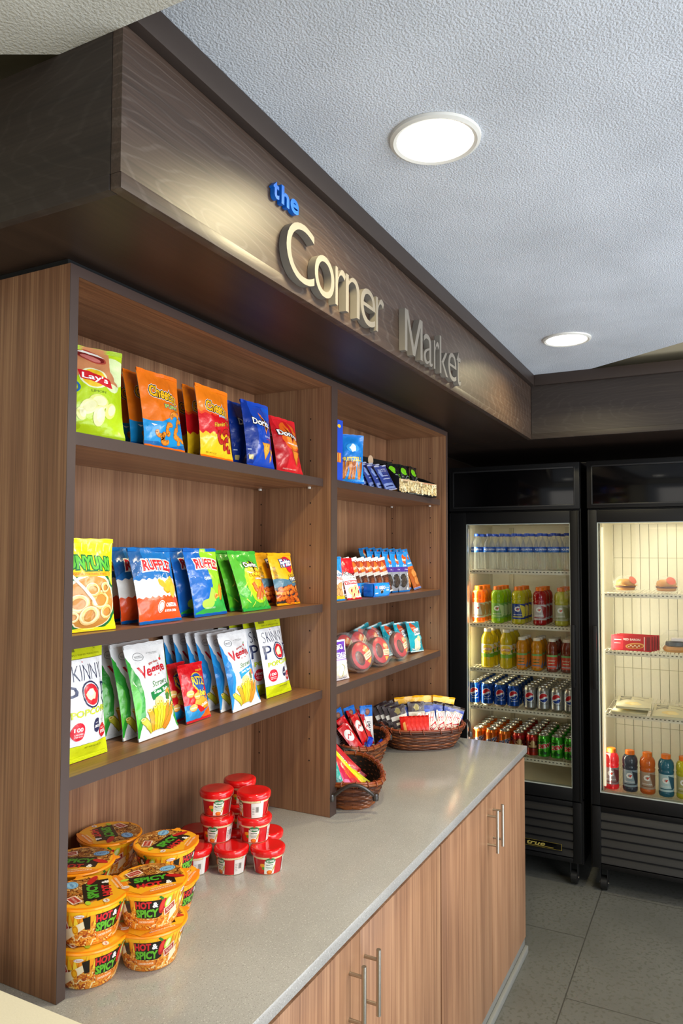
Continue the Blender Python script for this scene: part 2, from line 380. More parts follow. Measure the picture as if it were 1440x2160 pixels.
ml = [('M', .942, 1.083, 2.268, 2.390), ('a', 1.094, 1.172, 2.268, 2.362), ('r', 1.184, 1.232, 2.269, 2.362), ('k', 1.238, 1.318, 2.268, 2.390), ('e', 1.322, 1.407, 2.268, 2.362), ('t', 1.409, 1.456, 2.267, 2.382)]
for ch, a, b, z0, z1 in ml:
    glyph_mesh(ch, 'sign_letter', a, b, z0, z1, .019, SIL, -.008, f'silver letter {ch} of the word Market on the dark soffit', 'silver letters of Corner Market')
for ch, a, b, z0, z1 in [('t', .255, .277, 2.414, 2.450), ('h', .286, .317, 2.413, 2.453), ('e', .322, .356, 2.413, 2.444)]:
    glyph_mesh(ch, 'sign_letter', a, b, z0, z1, .011, BLU, .03, f'small bright blue letter {ch} of the word the above Corner', 'small blue letters of the')

# ---------------------------------------------------------------- printed surfaces
class Skin:
    """a grid of points; art drawn on its unit square follows the surface"""
    def __init__(s, fn, nu, nv, W, H, flat=False):
        s.flat = flat or nv == 1
        s.nu, s.nv, s.W, s.H = nu, nv, W, H
        s.p = [[Vector(fn(i/nu, j/nv)) for i in range(nu+1)] for j in range(nv+1)]
        s.n = []
        for j in range(nv+1):
            row = []
            for i in range(nu+1):
                a = s.p[j][max(i-1, 0)]; b = s.p[j][min(i+1, nu)]; c = s.p[max(j-1, 0)][i]; d = s.p[min(j+1, nv)][i]
                n = (b-a).cross(d-c)
                row.append(n.normalized() if n.length > 1e-12 else Vector((0, -1, 0)))
            s.n.append(row)
    def at(s, x, y, off):
        fx = min(max(x, 0), 1)*s.nu; fy = min(max(y, 0), 1)*s.nv
        i = min(int(fx), s.nu-1); j = min(int(fy), s.nv-1); a = fx-i; b = fy-j
        if a >= b: q = lambda g: g[j][i]*(1-a)+g[j][i+1]*(a-b)+g[j+1][i+1]*b
        else: q = lambda g: g[j][i]*(1-b)+g[j+1][i]*(b-a)+g[j+1][i+1]*a
        n = q(s.n).normalized()
        return q(s.p)+n*off, n
    def base(s, mb, m):
        vs = [p for r in s.p for p in r]; k = s.nu+1
        fs = []
        for j in range(s.nv):
            for i in range(s.nu): fs += [[j*k+i, j*k+i+1, (j+1)*k+i+1], [j*k+i, (j+1)*k+i+1, (j+1)*k+i]]
        mb.add(vs, fs, m, [n for r in s.n for n in r])
def clip(poly, ax, v, keep_ge):
    out = []; n = len(poly)
    for i in range(n):
        a = poly[i]; b = poly[(i+1) % n]
        ia = (a[ax] >= v) if keep_ge else (a[ax] <= v); ib = (b[ax] >= v) if keep_ge else (b[ax] <= v)
        if ia: out.append(a)
        if ia != ib:
            t = (v-a[ax])/(b[ax]-a[ax]); out.append((a[0]+(b[0]-a[0])*t, a[1]+(b[1]-a[1])*t))
    return out
def clipd(poly, i, j, nu, nv, lower):
    # keep the part of a cell on one side of its diagonal
    out = []; n = len(poly); d = [(p[0]*nu-i)-(p[1]*nv-j) for p in poly]
    for k in range(n):
        a, b, da, db = poly[k], poly[(k+1) % n], d[k], d[(k+1) % n]
        if not lower: da, db = -da, -db
        if da >= 0: out.append(a)
        if (da > 0 and db < 0) or (da < 0 and db > 0):
            t = da/(da-db); out.append((a[0]+(b[0]-a[0])*t, a[1]+(b[1]-a[1])*t))
    return out
TXT = {}
def text_tris(txt, bold, shear=0, res=2):
    key = (txt, bold, shear)
    if key in TXT: return TXT[key]
    cu = bpy.data.curves.new('t', 'FONT'); cu.body = txt; cu.offset = bold; cu.resolution_u = res; cu.fill_mode = 'FRONT'; cu.shear = shear
    ob = bpy.data.objects.new('t', cu); col.objects.link(ob)
    me = bpy.data.meshes.new_from_object(ob.evaluated_get(bpy.context.evaluated_depsgraph_get()))
    me.calc_loop_triangles()
    v = [(a.co.x, a.co.y) for a in me.vertices]
    tr = [[v[i] for i in t.vertices] for t in me.loop_triangles]
    bb = (min(a[0] for a in v), max(a[0] for a in v), min(a[1] for a in v), max(a[1] for a in v))
    bpy.data.objects.remove(ob); bpy.data.curves.remove(cu); bpy.data.meshes.remove(me)
    TXT[key] = (tr, bb); return TXT[key]
class Art:
    def __init__(s, W, H): s.W, s.H = W, H; s.items = []; s.lay = 0; s.hold = 0
    def _a(s, polys, c):
        if s.hold > 0: s.hold -= 1
        else: s.lay += 1
        s.items.append((polys, c, s.lay)); return s
    def share(s, n): s.lay += 1; s.hold = n; return s
    def P(s, pts, c):
        if len(pts) > 4:
            t = tessellate_polygon([[Vector((p[0]*s.W, p[1]*s.H, 0)) for p in pts]])
            return s._a([[pts[i] for i in f] for f in t], c)
        return s._a([pts], c)
    def R(s, x0, y0, x1, y1, c): return s._a([[(x0, y0), (x1, y0), (x1, y1), (x0, y1)]], c)
    def E(s, cx, cy, rx, ry, c, rot=0, n=18):
        # rx as a fraction of the width, ry of the height
        pts = []
        for k in range(n):
            a = 2*PI*k/n; x = rx*s.W*math.cos(a); y = ry*s.H*math.sin(a)
            pts.append((cx+(x*math.cos(rot)-y*math.sin(rot))/s.W, cy+(x*math.sin(rot)+y*math.cos(rot))/s.H))
        return s._a([pts], c)
    def ring(s, cx, cy, rx, ry, t, c, a0=0, a1=2*PI, n=20):
        q = []
        for k in range(n):
            a = a0+(a1-a0)*k/n; b = a0+(a1-a0)*(k+1)/n
            q.append([(cx+rx*math.cos(a), cy+ry*math.sin(a)), (cx+rx*math.cos(b), cy+ry*math.sin(b)), (cx+rx*(1-t)*math.cos(b), cy+ry*(1-t)*math.sin(b)), (cx+rx*(1-t)*math.cos(a), cy+ry*(1-t)*math.sin(a))])
        return s._a(q, c)
    def band(s, y0, y1, c, amp=.01, n=9, top=True, bot=True, sharp=False):
        f = lambda x: ((abs((x*n) % 1-.5)*4-1) if sharp else math.sin(x*n*2*PI))*amp
        N = n*6; q = []
        for k in range(N):
            a = k/N; b = (k+1)/N
            q.append([(a, y0+(f(a) if bot else 0)), (b, y0+(f(b) if bot else 0)), (b, y1+(f(b) if top else 0)), (a, y1+(f(a) if top else 0))])
        return s._a(q, c)
    def blob(s, cx, cy, r, c, seed=1, n=14, k=.25):
        g = random.Random(seed); pts = []
        for i in range(n):
            a = 2*PI*i/n; q = r*(1+g.uniform(-k, k)); pts.append((cx+q*math.cos(a), cy+q*math.sin(a)*s.W/s.H))
        return s.P(pts, c)
    def star(s, cx, cy, r, c, n=10, k=.5, rot=0):
        pts = []
        for i in range(2*n):
            a = PI*i/n+rot; q = r if i % 2 == 0 else r*k; pts.append((cx+q*math.cos(a), cy+q*math.sin(a)*s.W/s.H))
        return s.P(pts, c)
    def stroke(s, pts, t, c, joins=True):
        q = []
        for a, b in zip(pts, pts[1:]):
            dx = (b[0]-a[0])*s.W; dy = (b[1]-a[1])*s.H; l = math.hypot(dx, dy) or 1; nx = -dy/l*t/s.W/2; ny = dx/l*t/s.H/2
            q.append([(a[0]+nx, a[1]+ny), (a[0]-nx, a[1]-ny), (b[0]-nx, b[1]-ny), (b[0]+nx, b[1]+ny)])
        if len(pts) > 2 and joins:
            for a in pts: q.append([(a[0]+t/2/s.W*math.cos(k*PI/4), a[1]+t/2/s.H*math.sin(k*PI/4)) for k in range(8)])
        return s._a(q, c)
    def T(s, txt, cx, cy, w, h, c, bold=0, out=None, rot=0, arc=0, shear=0, taper=0):
        _, bb = text_tris(txt, bold, shear)
        def emit(b, colr):
            tr, _ = text_tris(txt, b, shear); q = []
            for t in tr:
                pl = []
                for x, y in t:
                    u = (x-(bb[0]+bb[1])/2)/(bb[1]-bb[0]); v = (y-(bb[2]+bb[3])/2)/(bb[3]-bb[2])
                    v = v*(1+taper*u)+arc*(1-4*u*u)
                    X = u*w*s.W; Y = v*h*s.H
                    pl.append((cx+(X*math.cos(rot)-Y*math.sin(rot))/s.W, cy+(X*math.sin(rot)+Y*math.cos(rot))/s.H))
                q.append(pl)
            s._a(q, colr)
        if out:
            for c2, k in (out if isinstance(out, list) else [out]): emit(bold+k, c2)
        emit(bold, c); return s
    def put(s, mb, skin, mk=ink, base=.00022, step=.00004):
        for polys, c, li in s.items:
            m = mk(c) if isinstance(c, str) else c; off = base+step*li; vs = []; ns = []; fs = []
            for poly in polys:
                area_ = sum(poly[i][0]*poly[(i+1) % len(poly)][1]-poly[(i+1) % len(poly)][0]*poly[i][1] for i in range(len(poly)))
                if abs(area_) < 1e-10: continue
                if area_ < 0: poly = poly[::-1]
                for ax, v, ge in ((0, 0, True), (0, 1, False), (1, 0, True), (1, 1, False)):
                    poly = clip(poly, ax, v, ge)
                    if not poly: break
                if len(poly) < 3: continue
                j0 = int(min(p[1] for p in poly)*skin.nv); j1 = min(int(max(p[1] for p in poly)*skin.nv-1e-9), skin.nv-1)
                for j in range(j0, j1+1):
                    a = poly
                    if j1 > j0: a = clip(a, 1, j/skin.nv, True); a = clip(a, 1, (j+1)/skin.nv, False) if a else a
                    if len(a) < 3: continue
                    i0 = int(min(p[0] for p in a)*skin.nu); i1 = min(int(max(p[0] for p in a)*skin.nu-1e-9), skin.nu-1)
                    for i in range(i0, i1+1):
                        b = a
                        if i1 > i0: b = clip(b, 0, i/skin.nu, True); b = clip(b, 0, (i+1)/skin.nu, False) if b else b
                        if len(b) < 3: continue
                        if skin.flat: parts = [b]
                        else: parts = [clipd(b, i, j, skin.nu, skin.nv, True), clipd(b, i, j, skin.nu, skin.nv, False)]
                        for q_ in parts:
                            if len(q_) < 3: continue
                            k = len(vs)
                            # sample a hair inside so that the point falls in this triangle
                            mx_ = sum(p[0] for p in q_)/len(q_); my_ = sum(p[1] for p in q_)/len(q_)
                            for x, y in q_: P_, N_ = skin.at(x+(mx_-x)*1e-5, y+(my_-y)*1e-5, off); vs.append(P_); ns.append(N_)
                            fs.append(list(range(k, k+len(q_))))
            if fs: mb.add(vs, fs, m, ns)

# ---------------------------------------------------------------- a crimped film bag standing on its bottom seam
def bag(name, W, H, T, base, art, back=None, seal=None, seed=1, nu=16, nv=20, wr=1.5, mk=None, seal2=None, tilt=0):
    mk = mk or film
    g = random.Random(seed); ox = g.uniform(0, 50)
    def prof(v):
        q = min(max((v-.05)/.88, 0), 1); return (math.sin(PI*q**.85))**.62
    def shape(u, v, side):
        b = prof(v); e = 1-abs(2*u-1)**2.4; d = T/2*b*max(e, 0)**.75
        x = (u-.5)*W*(1-.075*b)
        k = noise.noise(Vector((u*4.2+ox, v*5.5, side*3.1)))*.0032+abs(noise.noise(Vector((u*7+ox, v*8.5+4, side*2))))*.0044
        edge = math.exp(-((u)/.16)**2)+math.exp(-((1-u)/.16)**2)
        fold = abs(math.sin(v*29+ox+3*noise.noise(Vector((u*3, v*4, ox)))))*.0034*edge
        m_ = min(1, v/.05, (1-v)/.05)
        d -= (k*.9+fold)*wr*m_*min(1, max(e, 0)*3)
        d = max(d, .0006)
        zz = v*H+(.0025*math.sin(u*PI*3+ox)*(1 if v < .02 else 0))*0
        curl = max(0, (v-.92)/.08)*tilt
        return (x, (-d if side == 0 else d)-curl, zz)
    f = Skin(lambda u, v: shape(u, v, 0), nu, nv, W, H)
    bk = Skin(lambda u, v: shape(1-u, v, 1), nu//2, nv, W, H)
    mb = MB(); f.base(mb, mk(base)); bk.base(mb, mk(back or base))
    if art:
        A = Art(W, H); art(A); A.put(mb, f)
    r = mb.build(name)
    for nm, v0, v1, c in (('top_seal', .955, 1.0, seal or base), ('bottom_seal', 0, .035, seal2 or seal or base)):
        s_ = MB(); n = 11; vs = []; fs = []
        for k in range(n+1):
            v = v0+(v1-v0)*k/n; ry = .0011+(.0007 if k % 2 else 0)
            curl = max(0, (v-.92)/.08)*tilt
            for sd in (-1, 1):
                for i in range(9):
                    u = i/8; z = v*H
                    if k in (0, n): z += (.0012 if i % 2 else 0)*(1 if k == n else -.0) 
                    vs.append((((u-.5)*W*1.0)*sd*-1, sd*ry-curl+.0016*math.sin(u*7+ox)*(1 if v > .5 else 0), z))
        for k in range(n):
            for sd in range(2):
                for i in range(8):
                    a = k*18+sd*9+i; fs.append([a, a+18, a+19, a+1])
        for side_i in (0, 8):
            pass
        s_.add(vs, fs, mk(c)); s_.build(nm, r, angle=20)
    return r
def lean_rot(lean, H, yaw=0):
    return Matrix.Rotation(math.radians(yaw), 4, 'Z') @ Matrix.Rotation(-math.asin(min(.95, lean/H)), 4, 'X')
def stand(o, x, y, z, lean, H, yaw=0, roll=0):
    M = lean_rot(lean, H, yaw) @ Matrix.Rotation(math.radians(roll), 4, 'Y')
    o.location = (x, y, z+.0012); o.rotation_euler = M.to_euler()
    return o

# ---------------------------------------------------------------- chip bag prints
def burst(A, cx, cy, r, cs):
    for i, c in enumerate(cs): A.star(cx, cy, r*(1-.2*i), c, 12, .6, i*.2)
def a_lays(A):
    A.P([(0, 1), (.5, 1), (.25, .72), (0, .70)], 'cfe01a').E(.86, .75, .22, .17, 'dfeeb0').E(.80, .62, .14, .13, 'e2ecb4')
    A.P([(.05, 1), (.80, 1), (.78, .74), (.92, .58), (.62, .60), (.40, .70), (.22, .60), (.0, .66), (.0, .70), (.22, .80)], 'cf8a5c')
    A.E(.50, .885, .24, .075, 'b34a3c', -.25).E(.50, .885, .21, .06, '7a2020', -.25).E(.50, .86, .15, .032, 'd77a74', -.25)
    A.P([(.30, .935), (.42, .955), (.62, .925), (.72, .885), (.62, .895), (.42, .925)], 'f4efe4')
    A.E(.50, .62, .22, .115, 'e9f0c0').E(.5, .62, .18, .10, 'f0c52a')
    A.P([(.27, .70), (.42, .69), (.55, .66), (.75, .635), (.79, .53), (.62, .55), (.45, .585), (.30, .60)], 'd11f2a')
    A.T("Lay's", .52, .615, .40, .085, 'ffffff', .02, rot=-.12)
    A.T('LIMON', .56, .475, .22, .026, '6f8a1a')
    A.ring(.17, .50, .12, .072, .25, '2f6aa8').E(.17, .50, .075, .046, 'f1f4f0').R(.11, .50, .23, .515, 'c04040')
    for i, (x, y, r_) in enumerate(((.55, .36, .15), (.40, .30, .14), (.74, .28, .12), (.56, .21, .13), (.30, .22, .09))):
        A.E(x, y, r_, r_*.55, ['dfe27a', 'ece9a0'][i % 2], .5*i).E(x+.02, y+.01, r_*.7, r_*.36, 'f2efb8', .5*i)
    A.P([(.0, .30), (.10, .33), (.24, .22), (.10, .19), (0, .22)], '87a312').E(.15, .12, .17, .05, 'a7bd10', -.3)
def cheeto_logo(A, cx, cy, k=1.):
    A.T('Cheetos', cx-.02, cy, .70*k, .155*k, 'f5b81c', .03, out=[('ffffff', .085), ('17120c', .055)], rot=-.10, arc=.12)
def squig(A, x, y, s, c, c2, rot=0):
    pts = [(x+s*(math.cos(rot+t)*1.0), y+s*.6*math.sin(rot+t)) for t in [k*.42 for k in range(8)]]
    A.stroke(pts, .013*s/.1, c2).stroke(pts, .010*s/.1, c)
def a_puffs(A):
    A.P([(0, 0), (1, 0), (1, .46), (.82, .50), (.62, .42), (.35, .33), (.15, .335), (0, .36)], '1a8fd0')
    A.P([(0, 0), (1, 0), (1, .10), (.6, .05), (.3, .09), (0, .08)], '0f63a8')
    cheeto_logo(A, .55, .70)
    A.T('PUFFS', .66, .545, .34, .055, 'bfe04a', .03, out=[('135a96', .07)], rot=-.05)
    for x, y, s_, r_ in ((.70, .40, .10, 0), (.86, .34, .09, 1), (.80, .22, .10, 2), (.90, .12, .08, .5), (.56, .25, .10, 1.4), (.48, .14, .09, 2.4), (.32, .20, .07, 3)):
        squig(A, x, y, s_, 'f0912a', 'b8600f', r_)
    A.P([(.14, .30), (.24, .285), (.19, .27)], 'ffffff')
def a_flamin(A):
    A.R(0, 0, 1, .40, 'f4c21c'); A.band(.34, .62, 'd4131c', .02, 7, sharp=True)
    A.band(.60, .635, 'e9501c', .015, 6, sharp=True)
    cheeto_logo(A, .56, .69)
    A.T('PUFFS', .66, .60, .22, .028, 'e8f4fa', .03, out=[('1d86b8', .09)])
    A.T("Flamin' Hot", .62, .49, .60, .06, 'f6c81e', .01, out=[('8a0c10', .05)], rot=.16, shear=.3)
    for x, y, s_, r_ in ((.52, .30, .11, 2), (.70, .35, .09, .4), (.74, .22, .11, 1.2), (.84, .18, .08, 3)):
        squig(A, x, y, s_, 'c2261c', '7d120c', r_)
    A.T('NET WT 2 OZ', .30, .075, .3, .018, '7a6210')
def dorito_logo(A, cx, cy, k=1., tri='1a1410', edge='e9872c'):
    A.P([(cx-.13*k, cy+.17*k), (cx+.15*k, cy-.0*k), (cx+.02*k, cy-.17*k)], edge).P([(cx-.10*k, cy+.12*k), (cx+.10*k, cy-.0*k), (cx+.02*k, cy-.12*k)], tri)
    A.T('Doritos', cx-.03, cy, .74*k, .105*k, 'ffffff', .03, out=[('14100e', .08)], rot=-.08, arc=.06)
def a_dorblue(A):
    A.P([(0, 0), (.2, 0), (.32, .5), (.22, 1), (0, 1)], '0d2f86').P([(.7, 1), (1, 1), (1, .4), (.75, .65)], '1756c6')
    dorito_logo(A, .62, .67)
    A.T('COOL RANCH', .74, .47, .34, .026, 'dfe8fa', .02).T('FLAVORED', .74, .43, .22, .02, 'd6484a', .02)
    A.P([(.40, .36), (.76, .365), (.58, .12)], 'd98c22').P([(.44, .345), (.72, .345), (.58, .16)], 'f0ac3c')
    A.P([(.74, .29), (.98, .285), (.78, .09)], 'd98c22').P([(.77, .275), (.93, .272), (.79, .125)], 'eda638')
    g = random.Random(3)
    for k in range(14): A.E(.46+g.random()*.24, .33-g.random()*.1, .008, .005, 'a85a18', n=6)
    A.R(.05, .10, .16, .17, 'b8a86a').R(.03, .24, .12, .255, 'c8d4ea')
def a_dorred(A):
    A.P([(0, 0), (.3, 0), (.38, .3), (.2, .7), (.1, 1), (0, 1)], 'b5121a').E(.58, .66, .36, .28, 'e8661c', -.4).E(.62, .62, .24, .2, 'f2902a', -.4)
    A.P([(.45, 1), (.6, 1), (.85, .6), (.7, .62)], 'c81a1c')
    dorito_logo(A, .55, .68, 1.0, '231815', 'c23a14')
    A.T('NACHO CHEESE', .62, .50, .5, .03, 'ffffff', .02, rot=-.08)
    A.P([(.45, .40), (.86, .38), (.68, .12)], 'b4541a').P([(.50, .38), (.80, .365), (.67, .17)], 'e58a2a')
    A.T('TOASTED CORN CHIPS', .45, .07, .5, .018, 'f2d0c0')
def a_funyun(A):
    for k in range(9): A.stroke([(.08+k*.13, .97), (.02+k*.13, .86)], .0022, 'f7f07a')
    A.R(0, .955, 1, 1, 'f2e21a')
    A.E(.52, .32, .54, .335, '0d6a34').E(.52, .32, .49, .30, 'f3e7c8').E(.52, .31, .46, .28, 'c98a3e')
    A.T('FUNYUNS', .48, .73, .88, .15, '5cb83c', .04, out=[('0f6a34', .075)], rot=-.04, arc=.02)
    A.R(.05, .585, .92, .635, 'f6a91c'); A.T('ONION FLAVORED RINGS', .5, .61, .6, .022, 'c23a14')
    for i, (x, y, r_) in enumerate(((.28, .30, .17), (.66, .33, .18), (.48, .17, .18), (.80, .20, .13), (.20, .16, .10), (.50, .44, .13), (.76, .46, .10))):
        A.ring(x, y, r_*1.05, r_*.60, .46, 'b87a34').ring(x, y, r_, r_*.56, .38, ['f0c884', 'eebd6e'][i % 2]).ring(x-.01, y+.01, r_*.92, r_*.51, .15, 'f8e0ae')
    A.P([(.03, .70), (.08, .70), (.60, .28), (.54, .28)], 'fdfbe2')
def ruf_logo(A, cx, cy, w=.68, c='c9202c'):
    A.T('RUFFLES', cx-.04, cy, w*1.08, .155, c, .045, out=[('ffffff', .085)], rot=-.05, arc=.10, taper=.0)
def ripple_chip(A, x, y, s, c='eda53a', c2='c9761c', rot=.4, W=.13, H=.165):
    A.E(x, y, s, s*.62, c2, rot).E(x, y+.004, s*.93, s*.56, c, rot)
    for k in range(-3, 4):
        dx = k*s*.24; A.stroke([(x+dx*math.cos(rot)-.0, y+dx*math.sin(rot)*W/H-s*.35*(1-abs(k)/5)), (x+dx*math.cos(rot)+s*.2, y+dx*math.sin(rot)*W/H+s*.35*(1-abs(k)/5))], .0016, c2)
def a_rufched(A):
    A.band(.30, .57, 'eceae6', .012, 9).R(0, 0, 1, .295, 'e8501c').band(.29, .33, 'e8501c', .012, 9, bot=False)
    A.P([(0, 1), (.3, 1), (.2, .7), (0, .6)], '0f4f8e')
    ruf_logo(A, .60, .74)
    A.E(.66, .46, .17, .085, 'e0901c', .5).E(.66, .47, .15, .07, 'f2ad2e', .5).E(.50, .50, .10, .05, 'f0a526', -.6).E(.78, .40, .13, .085, 'f4b63c', 1.2).E(.76, .54, .07, .05, 'f4ae2c', 1)
    A.T('CHEDDAR', .70, .215, .34, .05, 'ffffff', .04).T('& SOUR CREAM', .71, .145, .36, .032, 'ffffff', .03)
    A.E(.42, .20, .07, .075, 'f6ece4').ring(.42, .20, .06, .065, .18, 'c0603c')
def a_rufgreen(A):
    A.P([(.52, 1), (1, 1), (1, 0), (.0, 0), (.05, .06), (.30, .12), (.52, .42), (.50, .62), (.42, .86)], '8fd02a')
    A.P([(1, .34), (.85, .36), (.72, .26), (.50, .20), (.30, .12), (.05, .06), (0, 0), (1, 0)], '2fa848').E(.36, .17, .18, .07, 'a8d850').P([(.30, .16), (.44, .40), (.56, .36), (.6, .2)], 'a8d850')
    ruf_logo(A, .62, .745, .72)
    A.T('QUESO', .40, .53, .20, .05, 'd8f0fa', .03).T('CHEESE FLAVORED', .42, .11, .3, .022, 'dff2e4')
    ripple_chip(A, .80, .33, .16, 'ef9c34', 'c86c14', 1.2); ripple_chip(A, .60, .27, .07, 'efb060', 'c86c14', .2)
def a_dorgreen(A):
    A.P([(0, 0), (.16, 0), (.30, .5), (.20, 1), (0, 1)], '4ea828').E(.64, .46, .42, .36, 'a9cf1c').E(.66, .48, .33, .27, 'e9d41c', .3)
    burst(A, .66, .52, .34, ['f3dc30', 'f0a81e'])
    g = random.Random(11)
    for k in range(15):
        x = .12+g.random()*.8; y = .04+g.random()*.35; A.stroke([(x, y), (x+.12*g.uniform(-1, 1), y+.07)], .003, ['5fb82c', '2f9a34', 'c8e04a'][k % 3])
    for x0, y0, x1, y1 in ((.52, .30, .44, .44), (.62, .16, .66, .36), (.78, .30, .92, .44), (.86, .22, .74, .38), (.98, .34, .88, .5), (.50, .18, .60, .32)):
        A.stroke([(x0, y0), (x1, y1)], .017, 'b8401c').stroke([(x0, y0), (x1, y1)], .012, 'e8743a').E(x0, y0, .035, .02, 'f2a070')
    A.P([(.54, .82), (.72, .78), (.62, .60)], '231a14')
    A.T('Doritos', .62, .745, .56, .085, 'ffffff', .03, out=[('15110e', .09)]).T('DINAMITA', .68, .58, .58, .07, 'f0c81e', .05, out=[('8a2a10', .06)])
    A.T('CHILE LIMON', .70, .50, .30, .028, 'ffffff', .03, out=[('6a1c10', .05)])
    A.band(0, .05, '1f9a3c', .01, 5, bot=False)
def a_fritos(A):
    A.R(0, 0, 1, .36, '2f3437').P([(0, .34), (1, .34), (1, .52), (.75, .48), (.4, .46), (.15, .50), (0, .50)], '4a7288')
    g = random.Random(5)
    for k in range(17):
        x = .12+g.random()*.8; y = .05+g.random()*.26; r_ = g.uniform(-.8, .8)
        pts = [(x+(t-.5)*.30*math.cos(r_), y+(t-.5)*.16*math.sin(r_)+.013*math.sin(t*16)) for t in [i/9 for i in range(10)]]
        A.stroke(pts, .013, 'a8441a').stroke(pts, .0085, ['ea7a2a', 'f0913c', 'd9641e'][k % 3])
    A.E(.66, .80, .22, .125, 'd01f30', .2).P([(.52, .68), (.80, .68), (.62, .58)], 'd01f30')
    A.T('Fritos', .62, .80, .62, .15, 'ffffff', .035, out=[('27408a', .075)], rot=.08, shear=.15)
    A.T('FLAVOR', .62, .535, .30, .04, 'e9c430', .03, out=[('20242a', .06)], rot=.10).T('TWISTS', .70, .475, .48, .065, 'ffffff', .04, out=[('20242a', .08)], rot=.10)
    A.T('HONEY BBQ', .72, .41, .32, .03, 'efd25a', .02, rot=.10)
    for k in range(9): A.R(.06, .50+k*.027, .13, .513+k*.027, '7a6016')
def a_skinny(A):
    A.R(0, .855, 1, 1, 'bcc417').R(0, 0, 1, .135, 'c9d316').R(0, .850, 1, .856, '7a7d2a').R(0, .133, 1, .137, '8f952a')
    A.T('SIMPLY POPPED PERFECTION', .56, .885, .7, .014, '5a5c14').R(.12, .915, .36, .955, '6a6c1c').T('5g', .8, .93, .06, .015, '5a5c14')
    A.T('SKINNY', .50, .735, .78, .135, '2a2f50', -.018)
    A.E(.44, .825, .012, .006, 'd22030')
    A.T('P', .18, .55, .20, .17, '1f2a56', .0).T('P', .93, .53, .18, .20, '1f2a56', -.01)
    A.ring(.54, .545, .20, .115, .12, '23264e').E(.54, .545, .165, .09, 'cf1f2e').blob(.54, .55, .10, 'f2e0b4', 4, 12, .35).blob(.52, .565, .055, 'fbf2d6', 6, 10, .3)
    A.T('POPCORN', .55, .405, .86, .058, 'bccb1c', .03, rot=.05)
    A.E(.24, .255, .135, .075, 'd01f34').T('100', .24, .272, .16, .034, 'ffffff', .02).T('CALORIES', .24, .235, .16, .012, 'ffffff').T('PER BAG', .24, .215, .14, .011, 'ffffff')
    A.E(.66, .275, .09, .062, '232a56').T('GMO', .66, .265, .14, .024, 'ffffff', .02).T('NON', .66, .297, .08, .011, 'ffffff')
    A.E(.86, .215, .115, .062, 'c9202e').T('GLUTEN', .86, .238, .15, .012, 'ffffff').T('FREE', .86, .205, .16, .028, 'ffffff', .02)
    A.ring(.88, .33, .08, .045, .06, '9aa0a8').T('NO ARTIFICIAL', .86, .31, .14, .009, '54585e').T('NET WT 0.65 OZ (18g)', .62, .105, .4, .016, '5a5c14')
def veggie(A, c1, c2, flavor, rib):
    A.P([(0, .88), (.08, .80), (.17, .62), (.20, .42), (.16, .22), (.04, .04), (0, 0)], c1)
    A.P([(0, .62), (.09, .55), (.13, .40), (.08, .22), (0, .12)], c2).P([(1, .86), (.96, .60), (.93, .36), (.95, .10), (1, 0)], c1)
    A.T('Veggie', .53, .685, .70, .155, 'cb2331', .03, rot=.10, taper=-.25).E(.80, .80, .03, .018, 'cb2331').stroke([(.80, .815), (.84, .84)], .003, '3f8a3c')
    A.T('garden', .58, .775, .28, .034, 'b8402c', .02, rot=.10).T('Straws', .62, .555, .44, .062, '5c8f4e', .0, rot=.10, shear=.3)
    A.ring(.27, .86, .10, .045, .08, '50555c').T('Sensible', .27, .865, .13, .014, '50555c').T('Portions', .27, .85, .12, .012, '50555c')
    A.T('no artificial flavors', .62, .885, .3, .011, '5a5e62').T('or preservatives', .64, .87, .22, .01, '5a5e62')
    A.P([(.33, .465), (.60, .50), (.88, .53), (.86, .47), (.60, .435), (.36, .375)], rib).T(flavor, .61, .468, .40, .037, 'ffffff', .02, rot=.10)
    A.E(.80, .41, .12, .06, 'e9a43a', .3).blob(.86, .42, .06, 'd2462c', 2).blob(.74, .39, .065, '3c7a34', 9).blob(.84, .37, .04, 'e0ece0', 5)
    A.E(.50, .345, .13, .062, 'e8d394', .2)
    for k in range(3): A.R(.41, .36-k*.02, .58, .363-k*.02, 'b08a54')
    for k, (x0, x1, y1, c) in enumerate(((.34, .12, .21, 'c7c437'), (.38, .24, .29, 'e8a02a'), (.42, .36, .31, 'f0c41e'), (.47, .46, .33, 'ead634'), (.52, .55, .35, 'd6d23c'), (.56, .64, .31, 'efc82a'), (.60, .74, .33, 'e58a2c'), (.62, .84, .27, 'cfd040'), (.60, .92, .30, 'ef8a2a'))):
        A.stroke([(x0, .07), (x1, y1)], .0155, '9a8a1c').stroke([(x0, .072), (x1, y1-.004)], .0125, c).E(x1, y1, .045, .017, 'f2e48a').E(x1, y1, .025, .009, 'b89a2c')
def a_vgreen(A): veggie(A, '2f9a34', '57c03a', 'Sea Salt', '1d7a40')
def a_vblue(A): veggie(A, '2289cf', '1a6fb4', 'Zesty Ranch', '2a9ad6')
